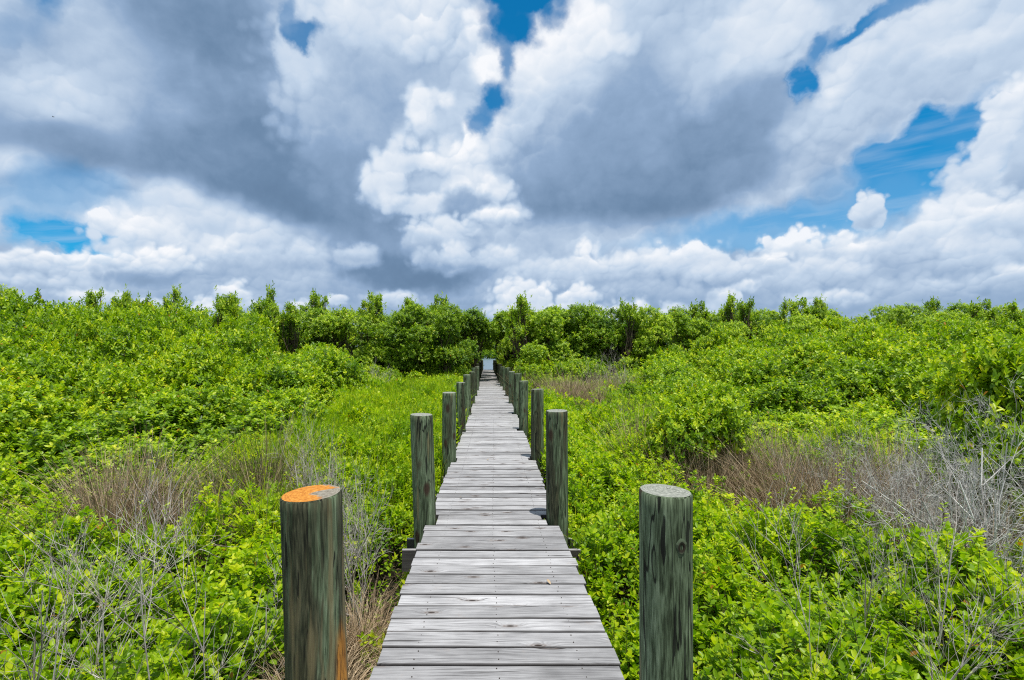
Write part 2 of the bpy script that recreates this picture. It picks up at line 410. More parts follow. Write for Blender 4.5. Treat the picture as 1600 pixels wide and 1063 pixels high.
def leaf_mat(name, stops, trans=.45, rough=.42, spec=.4, tgain=(1.15, 1.25, .5), dull=.75):
    m, gg = new_mat(name)
    t = attr(gg, 'tint')
    oi = gg.new('ShaderNodeObjectInfo')
    geo = gg.new('ShaderNodeNewGeometry')
    big = gg.noise(geo.outputs['Position'], .55, 3, .6)
    t2 = gg.m('ADD', t, gg.m('MULTIPLY_ADD', gg.m('SUBTRACT', big, .5), .8, gg.m('MULTIPLY', gg.m('SUBTRACT', oi.outputs['Random'], .5), .22)))
    t2 = gg.mix(gg.m('GREATER_THAN', t, 1.2), gg.m('MINIMUM', t2, .93), 1.0)
    col = gg.ramp(t2, stops)
    sp2 = gg.mapr(gg.noise(geo.outputs['Position'], 1.15, 3, .6), .52, .66)          # patches of a duller, darker kind of leaf
    col = gg.mixc(gg.m('MULTIPLY', sp2, dull), col, gg.mixc(1.0, col, (.44, .60, 1.1, 1), 'MULTIPLY'))
    sp3 = gg.mapr(gg.noise(gg.vm('ADD', geo.outputs['Position'], (7, 3, 1)), 2.1, 3, .6), .60, .70)
    col = gg.mixc(gg.m('MULTIPLY', sp3, .6), col, gg.mixc(1.0, col, (1.35, 1.08, 1.0, 1), 'MULTIPLY'))
    p = principled(gg, col, rough, spec)
    tr = gg.new('ShaderNodeBsdfTranslucent')
    gg.put(tr.inputs[0], gg.mixc(1.0, col, tuple(tgain) + (1,), 'MULTIPLY'))
    mx = gg.new('ShaderNodeMixShader'); mx.inputs[0].default_value = trans
    gg.t.links.new(p.outputs[0], mx.inputs[1]); gg.t.links.new(tr.outputs[0], mx.inputs[2])
    finish(gg, mx.outputs[0]); return m
ORANGE = (.46, .22, .03, 1)
M_BUSH = leaf_mat('mangrove_leaf', [(0, (0.051, 0.105, 0.006, 1)), (.3, (0.154, 0.284, 0.008, 1)), (.6, (0.331, 0.490, 0.011, 1)), (.86, (0.587, 0.661, 0.020, 1)), (.955, (0.660, 0.670, 0.020, 1)), (.96, ORANGE)], trans=.42)
M_TREE = leaf_mat('tree_leaf', [(0, (0.062, 0.131, 0.015, 1)), (.35, (0.171, 0.297, 0.021, 1)), (.65, (0.343, 0.481, 0.030, 1)), (.9, (0.562, 0.665, 0.060, 1)), (.955, (0.589, 0.665, 0.060, 1)), (.96, ORANGE)], trans=.45)
M_COVER = leaf_mat('ground_cover_leaf', [(0, (0.080, 0.157, 0.005, 1)), (.3, (0.201, 0.362, 0.006, 1)), (.6, (0.388, 0.542, 0.010, 1)), (.88, (0.644, 0.687, 0.022, 1)), (.955, (0.660, 0.700, 0.024, 1)), (.96, ORANGE)], trans=.5)
def twig_mat(name, a, b, sc=14):
    m, gg = new_mat(name); geo = gg.new('ShaderNodeNewGeometry')
    n = gg.noise(geo.outputs['Position'], sc, 4, .6)
    c = gg.mixc(gg.mapr(gg.m('ADD', n, gg.m('MULTIPLY_ADD', attr(gg, 'tint'), .5, -.25)), .3, .7), a, b)
    finish(gg, principled(gg, c, .85, .15).outputs[0]); return m
M_TWIG = twig_mat('live_twig', (.045, .032, .020, 1), (.13, .10, .07, 1))
M_DEAD = twig_mat('dead_wood', (.24, .205, .175, 1), (.56, .52, .47, 1))
M_DEADW = twig_mat('bleached_dead_wood', (.34, .32, .30, 1), (.70, .68, .64, 1))
M_STRAW = twig_mat('dry_grass', (.20, .135, .075, 1), (.52, .40, .26, 1), 6)
M_RUSH = twig_mat('half_green_rush', (.09, .09, .03, 1), (.24, .21, .09, 1), 6)

m, gg = new_mat('mud'); geo = gg.new('ShaderNodeNewGeometry')
n = gg.noise(geo.outputs['Position'], 2.5, 8, .65); n2 = gg.noise(geo.outputs['Position'], 30, 5, .7)
c = gg.ramp(n, [(.3, (.018, .014, .009, 1)), (.55, (.05, .036, .022, 1)), (.75, (.10, .075, .05, 1))])
c = gg.mixc(gg.mapr(n2, .55, .75), c, (.16, .11, .07, 1))
finish(gg, principled(gg, c, .8, .2, n2, .8, .03).outputs[0]); M_MUD = m
m, gg = new_mat('water'); geo = gg.new('ShaderNodeNewGeometry')
n = gg.noise(geo.outputs['Position'], 1.6, 4, .6)
p = principled(gg, (.10, .15, .18, 1), .28, .5, n, .15, .05); finish(gg, p.outputs[0]); M_WATER = m
m, gg = new_mat('dark_puddle_water'); geo = gg.new('ShaderNodeNewGeometry')
n = gg.noise(geo.outputs['Position'], 9, 5, .6); d_ = gg.mapr(gg.noise(geo.outputs['Position'], 14, 5, .65), .5, .62)
finish(gg, principled(gg, gg.mixc(d_, (.012, .012, .010, 1), (.09, .065, .035, 1)), gg.mix(d_, .22, .8), .3, n, .4, .03).outputs[0]); M_PUDDLE = m

# weathered grey plank: grain runs along x; 'tint' differs per plank
m, gg = new_mat('weathered_plank'); geo = gg.new('ShaderNodeNewGeometry'); t = attr(gg, 'tint')
px, py, pz = gg.sep(geo.outputs['Position'])
off = gg.m('MULTIPLY', t, 37.0)
P2 = gg.comb(gg.m('ADD', px, off), gg.m('ADD', py, gg.m('MULTIPLY', off, 3.1)), pz)
# knots: sparse points; the grain bends round them
kv = gg.comb(gg.m('MULTIPLY', gg.m('ADD', px, off), 1.9), gg.m('MULTIPLY', gg.m('ADD', py, off), 6.0), 0.0)
kd = gg.voro(kv, 1.0, 0, dim='2D')
kn = gg.mapr(kd, .30, .0)
bend = gg.m('MULTIPLY', kn, .035)
wv = gg.noise(gg.comb(gg.m('MULTIPLY', gg.m('ADD', px, off), 1.4), gg.m('MULTIPLY', py, 3.0), off), 1, 3, .5)
gy = gg.m('ADD', gg.m('ADD', py, bend), gg.m('MULTIPLY', wv, .05))
gv = gg.comb(gg.m('MULTIPLY', gg.m('ADD', px, off), 1.6), gg.m('MULTIPLY', gy, 55.0), gg.m('MULTIPLY', pz, 30.0))
gr = gg.noise(gv, 1.6, 5, .65)
gf = gg.noise(gg.comb(gg.m('MULTIPLY', gg.m('ADD', px, off), 5.0), gg.m('MULTIPLY', gy, 240.0), pz), 1.5, 3, .6)
big = gg.noise(P2, 2.4, 4, .6)
v = gg.m('ADD', gg.m('MULTIPLY', gr, .62), gg.m('MULTIPLY', gf, .38))
c = gg.ramp(v, [(.26, (.05, .045, .045, 1)), (.36, (.175, .170, .172, 1)), (.46, (.39, .385, .39, 1)), (.58, (.56, .555, .56, 1)), (.72, (.70, .695, .70, 1))])
tone = gg.m('ADD', gg.m('MULTIPLY_ADD', t, .44, .47), gg.m('MULTIPLY', gg.m('SUBTRACT', big, .5), .7))
c = gg.vm('SCALE', c, scale=tone)
st = gg.mapr(gg.noise(P2, 5.5, 5, .7), .60, .78)
c = gg.mixc(gg.m('MULTIPLY', st, .40), c, (.30, .235, .19, 1))
kring = gg.m('MULTIPLY', gg.m('SINE', gg.m('MULTIPLY', kd, 110.0)), .5)
c = gg.mixc(gg.m('MULTIPLY', gg.mapr(kd, .16, .05), gg.m('MULTIPLY_ADD', kring, .5, .45)), c, (.12, .085, .065, 1))
c = gg.mixc(gg.mapr(kd, .055, .03), c, (.035, .025, .02, 1))
crack = gg.mapr(gg.noise(gg.comb(gg.m('MULTIPLY', gg.m('ADD', px, off), .9), gg.m('MULTIPLY', gy, 28.0), off), 1.7, 2, .5), .335, .30)
c = gg.mixc(gg.m('MULTIPLY', crack, .85), c, (.018, .015, .014, 1))
c = gg.mixc(gg.m('MULTIPLY', attr(gg, 'edge'), .85), c, (.035, .030, .028, 1))   # sides, bevels, ends and undersides darker than the top faces
hgt = gg.m('SUBTRACT', v, crack)
finish(gg, principled(gg, c, .82, .18, hgt, .55, .004).outputs[0]); M_PLANK = m

# pressure treated piling: object colour carries (brown streaks, green, orange top, seed)
m, gg = new_mat('green_treated_piling'); tcn = gg.new('ShaderNodeTexCoord'); oi = gg.new('ShaderNodeObjectInfo')
ob = tcn.outputs['Object']; ox, oy, oz = gg.sep(ob)
rc = gg.new('ShaderNodeSeparateColor'); gg.put(rc.inputs[0], oi.outputs['Color'])
brown, warm, seed = rc.outputs[0], rc.outputs[1], gg.m('MULTIPLY', oi.outputs['Random'], 50.0)
vv = gg.comb(gg.m('ADD', ox, seed), oy, gg.m('MULTIPLY', oz, .07))
w1 = gg.noise(gg.comb(gg.m('ADD', ox, seed), oy, gg.m('MULTIPLY', oz, .35)), 5, 3, .5, out=1)
vv = gg.vm('ADD', vv, gg.vm('SCALE', gg.vm('SUBTRACT', w1, (.5, .5, .5)), scale=.035))
g1 = gg.noise(vv, 26, 5, .62); g2 = gg.noise(vv, 120, 4, .6)
gmix = gg.m('ADD', gg.m('MULTIPLY', g1, .5), gg.m('MULTIPLY', g2, .5))
c = gg.ramp(gmix, [(.34, (.014, .019, .009, 1)), (.43, (.050, .070, .036, 1)), (.51, (.115, .155, .088, 1)), (.62, (.23, .29, .18, 1))])
g3 = gg.noise(vv, 13, 4, .55)
bs = gg.mapr(gg.m('ADD', g3, gg.m('MULTIPLY', brown, .17)), .58, .66)
c = gg.mixc(gg.m('MULTIPLY', bs, .80), c, gg.ramp(g2, [(.35, (.009, .009, .006, 1)), (.6, (.050, .042, .022, 1)), (.8, (.13, .10, .055, 1))]))
g4 = gg.noise(vv, 17, 3, .5)
c = gg.mixc(gg.m('MULTIPLY', gg.mapr(gg.m('ADD', g4, gg.m('MULTIPLY', warm, .12)), .66, .76), .6), c, (.21, .17, .085, 1))
rot = gg.voro(gg.comb(gg.m('MULTIPLY', gg.m('ADD', ox, seed), 6.0), gg.m('MULTIPLY', oy, 6.0), gg.m('MULTIPLY', oz, 2.6)), 1.0, 0, dim='3D')
c = gg.mixc(gg.mapr(rot, .24, .10), c, (.05, .032, .02, 1))
cn = gg.noise(gg.vm('ADD', vv, (3, 1, 0)), 15, 2, .5)
crk = gg.m('MULTIPLY', gg.mapr(gg.m('ABSOLUTE', gg.m('SUBTRACT', cn, .5)), .013, .004), gg.mapr(gg.noise(gg.vm('ADD', vv, (8, 8, 8)), 9, 2, .5), .42, .50))
crk = gg.m('MAXIMUM', crk, gg.mapr(gg.noise(vv, 40, 2, .5), .345, .315))
c = gg.mixc(gg.m('MULTIPLY', crk, .9), c, (.006, .006, .005, 1))
# orange resin wound low on the first left pile
wd = gg.vm('LENGTH', gg.mapping(gg.vm('ADD', ob, gg.vm('SCALE', gg.vm('SUBTRACT', w1, (.5, .5, .5)), scale=.12)), (.105, -.03, .30), (0, 0, 0), (.050, .055, .26)), out=1)
alpha = oi.outputs['Alpha']
c = gg.mixc(gg.m('MULTIPLY', gg.mapr(wd, 1.1, .6), gg.m('LESS_THAN', alpha, .5)), c, gg.ramp(g2, [(.3, (.10, .035, .008, 1)), (.6, (.50, .22, .04, 1))]))
finish(gg, principled(gg, c, .8, .2, gg.m('SUBTRACT', gg.m('ADD', g1, gg.m('MULTIPLY', g2, .5)), crk), .6, .006).outputs[0]); M_PILE = m

def top_mat(name, orange):
    m, gg = new_mat(name); tcn = gg.new('ShaderNodeTexCoord'); ob = tcn.outputs['Object']
    x, y, z = gg.sep(ob)
    oi = gg.new('ShaderNodeObjectInfo'); sd_ = gg.m('MULTIPLY', oi.outputs['Random'], 30.0)
    xy = gg.comb(x, y, 0.0)
    w = gg.noise(gg.comb(gg.m('ADD', x, sd_), y, 0.0), 9, 3, .5)
    r = gg.m('ADD', gg.vm('LENGTH', gg.vm('SUBTRACT', xy, (.012, .008, 0)), out=1), gg.m('MULTIPLY', w, .018))
    ring = gg.m('SINE', gg.m('MULTIPLY', r, 620.0))
    n = gg.noise(gg.comb(gg.m('ADD', x, sd_), y, 0.0), 60, 4, .65)
    base = gg.ramp(gg.m('MULTIPLY_ADD', ring, .05, n), [(.3, (.11, .12, .10, 1)), (.55, (.27, .28, .24, 1)), (.75, (.42, .42, .37, 1))])
    a = gg.m('ARCTAN2', gg.m('SUBTRACT', y, .008), gg.m('SUBTRACT', x, .012))
    rad = gg.noise(gg.comb(gg.m('MULTIPLY', a, 1.5), gg.m('MULTIPLY', r, 4.0), sd_), 3.0, 1, .5)
    base = gg.mixc(gg.m('MULTIPLY', gg.mapr(rad, .33, .29), gg.mapr(r, .1, .02)), base, (.03, .025, .02, 1))
    if orange:
        f = gg.noise(gg.comb(gg.m('MULTIPLY', x, 1.0), y, 3.0), 14, 3, .55)
        e = gg.m('ADD', gg.m('MULTIPLY', x, -4.0), gg.m('MULTIPLY', f, 1.3))
        cen = gg.mapr(gg.vm('LENGTH', gg.mapping(xy, (.040, .005, 0), (0, 0, .3), (.085, .038, 1)), out=1), 1.0, .75)
        mask = gg.m('MULTIPLY', gg.mapr(e, .50, .60), gg.m('SUBTRACT', 1.0, cen))
        oc = gg.ramp(gg.m('MULTIPLY_ADD', ring, .04, n), [(.28, (.26, .085, .02, 1)), (.45, (.44, .165, .025, 1)), (.62, (.54, .25, .045, 1)), (.8, (.60, .36, .13, 1))])
        base = gg.mixc(mask, gg.mixc(.35, base, (.20, .12, .07, 1)), oc)
    finish(gg, principled(gg, base, .85, .15, gg.m('MULTIPLY_ADD', ring, .3, n), .4, .002).outputs[0]); return m
M_TOP, M_TOPO = top_mat('cut_pile_end', False), top_mat('orange_cut_pile_end', True)

# ------------------------------------------------------------------ ground and water
def grid_sheet(name, xs, ys, zf, mat):
    X, Y = np.meshgrid(xs, ys); co = np.stack([X, Y, zf(X, Y)], -1).reshape(-1, 3)
    nx, ny = len(xs), len(ys); i = np.arange(nx - 1)[None, :] + np.arange(ny - 1)[:, None] * nx
    q = np.stack([i, i + 1, i + nx + 1, i + nx], -1).reshape(-1, 4)
    me = mesh_np(name, co, q.ravel(), np.arange(len(q)) * 4, None, [mat])
    o = link(bpy.data.objects.new(name, me)); tag(o, kind='structure'); return o
def gz(X, Y):
    b = GROUND + .05 * np.sin(X * 1.3 + 1) * np.cos(Y * .9) + .03 * np.sin(X * 3.7) * np.sin(Y * 3.1 + 2)
    pool = np.exp(-(((X + 1.0) / .65) ** 2 + ((Y - 4.4) / 2.2) ** 2) ** 2)
    b = b - .35 * pool
    far = np.clip((np.hypot(X * .5, Y) - 49) / 4, 0, 1)
    return b - 1.3 * far
xs = np.concatenate([-np.geomspace(3000, 14, 24), np.linspace(-12, 12, 90), np.geomspace(14, 3000, 24)])
ys = np.concatenate([[-400, -100, -30], np.linspace(-8, 60, 150), np.geomspace(62, 4000, 22)])
ground = grid_sheet('ground', xs, ys, gz, M_MUD)
tag(ground, 'dark brown mud and leaf litter under the marsh plants', 'ground')
water = grid_sheet('water', np.array([-3000, -800, -100, 100, 800, 3000.]), np.array([48., 100, 300, 1000, 4000]), lambda X, Y: X * 0 - 1.25, M_WATER)
tag(water, 'pale blue open water beyond the end of the boardwalk', 'water')
creek = grid_sheet('creek_water', np.linspace(-2.1, .1, 4), np.linspace(1.5, 7.2, 6), lambda X, Y: X * 0 - 1.06, M_PUDDLE)
tag(creek, 'small dark puddle of water beside the near left edge of the boardwalk', 'water')

# ------------------------------------------------------------------ boardwalk
def cx(y):                                        # the walk's centre line wanders a little
    return float(np.interp(y, [0, 2.3, 4.6, 7.2, 10, 12.7, 15.5, 20, 26, 40, 50], [.03, .046, .04, .08, .11, .125, .13, .11, .04, -.01, -.03]))
# each pile from its place in the photograph: distance, x, diameter, height over the deck, lean x
LP = [(1.90, -.655, .226, 1.02, .030), (4.60, -.595, .208, .99, .035), (7.2, -.575, .205, .99, .0), (9.95, -.555, .185, .98, .0), (12.7, -.545, .20, 1.02, .01), (15.5, -.51, .185, .99, 0)]
RP = [(1.90, .690, .198, 1.03, .004), (4.65, .655, .205, 1.02, .004), (7.35, .735, .188, 1.03, 0), (10.1, .73, .19, 1.0, 0), (12.8, .765, .205, 1.05, 0), (15.5, .745, .20, 1.0, 0)]
y = 18.2; k = 0
while y < 49:
    w = .595 - .06 * (y - 18) / 31
    LP.append((y + random.uniform(-.1, .1), cx(y) - w - random.uniform(0, .05), random.uniform(.18, .21), random.uniform(.93, 1.05), random.uniform(-.02, .02)))
    RP.append((y + random.uniform(-.1, .1), cx(y) + w + .02 + random.uniform(0, .05), random.uniform(.18, .21), random.uniform(.93, 1.05), random.uniform(-.02, .02)))
    y += 2.7
END = LP[-1][0] + .5

class MB:
    def __init__(self): self.v = []; self.f = []; self.a = []; self.m = []
    def box(self, x0, x1, y0, y1, z0, z1, tint=.5, bev=0.0, seg=1, wob=0.0, yaw=0.0):
        b = len(self.v); n = seg + 1
        for i in range(n):
            t = i / seg; x = x0 + (x1 - x0) * t
            dz = wob * math.sin(t * 3.1 + tint * 20); dy = yaw * (t - .5) + wob * .6 * math.sin(t * 5 + tint * 33)
            e0 = random.uniform(-1, 1) * wob * .4; e1 = random.uniform(-1, 1) * wob * .4
            for (yy, zz) in ((y0 + e0, z0), (y1 + e1, z0), (y1 + e1, z1 - bev), (y1 - bev + e1, z1), (y0 + bev + e0, z1), (y0 + e0, z1 - bev)):
                self.v.append((x, yy + dy, zz + dz))
        for i in range(seg):
            for k in range(6):
                a, c = b + i * 6 + k, b + i * 6 + (k + 1) % 6
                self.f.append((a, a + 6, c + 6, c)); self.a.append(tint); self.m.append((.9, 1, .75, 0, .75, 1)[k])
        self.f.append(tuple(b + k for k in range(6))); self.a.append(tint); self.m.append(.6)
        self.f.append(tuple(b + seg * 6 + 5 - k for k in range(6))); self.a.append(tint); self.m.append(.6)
    def build(self, name, mat, parent):
        while len(self.m) < len(self.f): self.m.append(1)
        me = bpy.data.meshes.new(name); me.from_pydata(self.v, [], self.f); me.materials.append(mat)
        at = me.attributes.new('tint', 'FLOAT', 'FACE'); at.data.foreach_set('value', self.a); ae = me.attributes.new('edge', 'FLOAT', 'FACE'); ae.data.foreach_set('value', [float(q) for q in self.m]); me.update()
        import bmesh
        bm = bmesh.new(); bm.from_mesh(me); bmesh.ops.recalc_face_normals(bm, faces=bm.faces); bm.to_mesh(me); bm.free()
        return link(bpy.data.objects.new(name, me), parent)
walk = empty('boardwalk', (0, 0, 0), 'long narrow weathered grey plank boardwalk running straight to the water', 'boardwalk')
mb = MB(); pitch = .1432; y = -1.4; nails = []
while y < END:
    c = cx(y); hw = .611
    x0, x1 = c - hw + random.uniform(-.012, .012), c + hw + random.uniform(-.012, .012)
    for (py_, px_, d, h, l) in LP:
        if abs(y + .069 - py_) < d / 2 + .066: x0 = max(x0, px_ + d / 2 + .012)
    for (py_, px_, d, h, l) in RP:
        if abs(y + .069 - py_) < d / 2 + .066: x1 = min(x1, px_ - d / 2 - random.choice((.012, .05)))
    z = random.uniform(-.003, .003)
    gap = random.uniform(.008, .018)
    mb.box(x0, x1, y, y + pitch - gap, z - .038, z, random.random(), .004, 8, .0022, random.uniform(-.006, .006))
    if 1.5 < y < 12: nails.append((y, z))
    y += pitch
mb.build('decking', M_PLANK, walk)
m, gg = new_mat('rusty_nail'); finish(gg, principled(gg, gg.mixc(gg.noise(gg.new('ShaderNodeNewGeometry').outputs['Position'], 300, 2, .5), (.02, .017, .015, 1), (.07, .05, .04, 1)), .6, .4).outputs[0]); M_NAIL = m
nv, nf_ = [], []
for (ny, nz) in nails:
    for sx in (-.42, 0, .42):
        for dy in (.035, .100):
            x_, y_ = cx(ny) + sx + random.uniform(-.008, .008), ny + dy + random.uniform(-.006, .006); b0 = len(nv)
            nv += [(x_ + .0030 * math.cos(t * math.pi / 4), y_ + .0030 * math.sin(t * math.pi / 4), nz + .0022) for t in range(8)]
            nv += [(x_ + .0034 * math.cos(t * math.pi / 4), y_ + .0034 * math.sin(t * math.pi / 4), nz - .004) for t in range(8)]
            nf_.append(tuple(b0 + t for t in range(8))); nf_ += [(b0 + t, b0 + 8 + t, b0 + 8 + (t + 1) % 8, b0 + (t + 1) % 8) for t in range(8)]
nm_ = bpy.data.meshes.new('nail_heads'); nm_.from_pydata(nv, [], nf_); nm_.materials.append(M_NAIL)
tag(link(bpy.data.objects.new('nail_heads', nm_), walk), kind='stuff')
for sx in (-.42, 0, .42):
    m_ = MB(); yy = -1.4
    while yy < END - .3:
        y2 = min(yy + 2.7, END - .1); a = cx((yy + y2) / 2) + sx
        m_.box(a - .022, a + .022, yy, y2 - .004, -.23, -.043, random.random()); yy += 2.7
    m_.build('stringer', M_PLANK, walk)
for i, (a, b) in enumerate(zip(LP, RP)):
    yb = (a[0] + b[0]) / 2; r = max(a[2], b[2]) / 2
    for s in (-1, 1):
        m_ = MB(); ya = yb + s * (r + .03)
        m_.box(a[1] - a[2] / 2 - .09, b[1] + b[2] / 2 + .09, ya - .02, ya + .02, -.43, -.234, random.random(), .003, 4, .001)
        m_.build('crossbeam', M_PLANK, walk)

def pile_mesh(name, d, top, orange, seedv, lean):
    r0 = d / 2; ns = 30; zs = [GROUND - .5 , -.6, -.3, 0, .2, .4, .6, .8, top - .05, top - .008, top]
    rr = random.Random(seedv); ph = [rr.uniform(0, 6.28) for _ in range(6)]
    v = []; f = []; mi = []
    for zi, z in enumerate(zs):
        r = r0 * (1 + .02 * (top - z) * .5)
        if zi == len(zs) - 1: r -= .006
        for k in range(ns):
            a = 2 * math.pi * k / ns
            q = r * (1 + .012 * math.sin(2 * a + ph[0] + z) + .010 * math.sin(3 * a + ph[1] - z * 2) + .006 * math.sin(7 * a + ph[2]) + .008 * math.sin(z * 5 + ph[3]))
            tilt = ((.007 * math.cos(a - .5) if orange else .0035 * math.cos(a + ph[4])) if zi >= len(zs) - 2 else 0)
            v.append((q * math.cos(a) - lean * z, q * math.sin(a), z + tilt))
    n = len(zs)
    for i in range(n - 1):
        for k in range(ns):
            f.append((i * ns + k, i * ns + (k + 1) % ns, (i + 1) * ns + (k + 1) % ns, (i + 1) * ns + k))
    b = (n - 1) * ns; start = len(v)
    # end grain: rings of faces to the middle
    cxx = sum(v[b + k][0] for k in range(ns)) / ns; zc = sum(v[b + k][2] for k in range(ns)) / ns
    v.append((cxx, 0, zc + .001)); ft = [(b + k, b + (k + 1) % ns, start) for k in range(ns)]
    me = bpy.data.meshes.new(name); me.from_pydata(v[:start], [], f); me.materials.append(M_PILE)
    me.polygons.foreach_set('use_smooth', [True] * len(f)); me.update()
    tv = [v[b + k] for k in range(ns)] + [v[start]]
    mt = bpy.data.meshes.new('cut_end'); mt.from_pydata(tv, [], [(k, (k + 1) % ns, ns) for k in range(ns)])
    mt.materials.append(M_TOPO if orange else M_TOP); mt.update()
    return me, mt
ORD = ['nearest', 'second', 'third', 'fourth', 'fifth', 'sixth', 'seventh', 'eighth', 'ninth', 'tenth', 'eleventh', 'twelfth', 'thirteenth', 'fourteenth', 'fifteenth', 'sixteenth', 'seventeenth', 'eighteenth', 'nineteenth', 'twentieth']
COLS = {('left', 0): (.95, 1.15, 0, 0), ('left', 1): (.35, .5, 0, 1), ('left', 2): (.15, .3, 0, 1), ('right', 0): (-.1, .0, 0, 1), ('right', 1): (.9, .5, 0, 1), ('right', 2): (.6, .9, 0, 1)}
LOOK = {('left', 0): 'thick green piling with a bright orange sawn top and dark streaks, nearest on the left',
        ('right', 0): 'smooth green piling with a pale grey ringed top, nearest on the right',
        ('right', 1): 'green piling with a wide black streak, second on the right edge of the boardwalk',
        ('left', 1): 'green piling with brown patches down its face, second on the left edge of the boardwalk'}
for side, arr in (('left', LP), ('right', RP)):
    for i, (py_, px_, d, h, lean) in enumerate(arr):
        shade = i > 8
        lab = LOOK.get((side, i)) or (f'{ORD[i]} {"brownish" if shade else "green"} treated piling on the {side} edge of the boardwalk' + (' under the trees' if shade else ''))
        me, mt = pile_mesh('piling', d, h, (side, i) == ('left', 0), i * 2 + (side == 'left'), lean)
        o = link(bpy.data.objects.new('piling', me)); o.location = (px_, py_, 0)
        if side == 'right' and i == 0: o.rotation_euler.z = 0
        o.color = COLS.get((side, i), (random.uniform(0, .6) + (.8 if shade else 0), random.uniform(.2, .6), 0, 1))
        tag(o, lab, 'piling', 'wooden pilings along the boardwalk')
        c_ = link(bpy.data.objects.new('cut_end', mt), o)
        if (side, i) == ('left', 0): c_['label'] = 'bright orange sawn end'
# knot hole on the nearest right pile
kb = bpy.data.meshes.new('knot'); kv_, kf_ = [], []
for ri, (r, dz) in enumerate(((.024, -.003), (.016, .001), (.009, -.001), (.004, -.007))):
    for k in range(14):
        a = 2 * math.pi * k / 14; kv_.append((r * .75 * math.cos(a) * (1 + .16 * math.sin(3 * a + ri) + .08 * math.sin(5 * a)), -dz, r * math.sin(a)))
for ri in range(3):
    for k in range(14): kf_.append((ri * 14 + k, ri * 14 + (k + 1) % 14, (ri + 1) * 14 + (k + 1) % 14, (ri + 1) * 14 + k))
kf_.append(tuple(42 + k for k in range(14)))
kb.from_pydata(kv_, [], kf_); 
m, gg = new_mat('knot_wood'); tcn = gg.new('ShaderNodeTexCoord')
r_ = gg.vm('LENGTH', tcn.outputs['Object'], out=1)
finish(gg, principled(gg, gg.ramp(r_, [(0, (.01, .006, .004, 1)), (.010, (.020, .013, .008, 1)), (.013, (.045, .045, .028, 1)), (.017, (.07, .095, .055, 1)), (.024, (.085, .12, .07, 1))]), .8, .2).outputs[0])
kb.materials.append(m)
pr = [o for o in scene.objects if o.name.startswith('piling') and abs(o.location.x - .69) < .001][0]
ko = link(bpy.data.objects.new('knot', kb), pr); ko.location = (.023, -.0965, .845); ko.rotation_euler = (0, 0, math.radians(14)); ko.scale = (1.15, 1, 1.45)

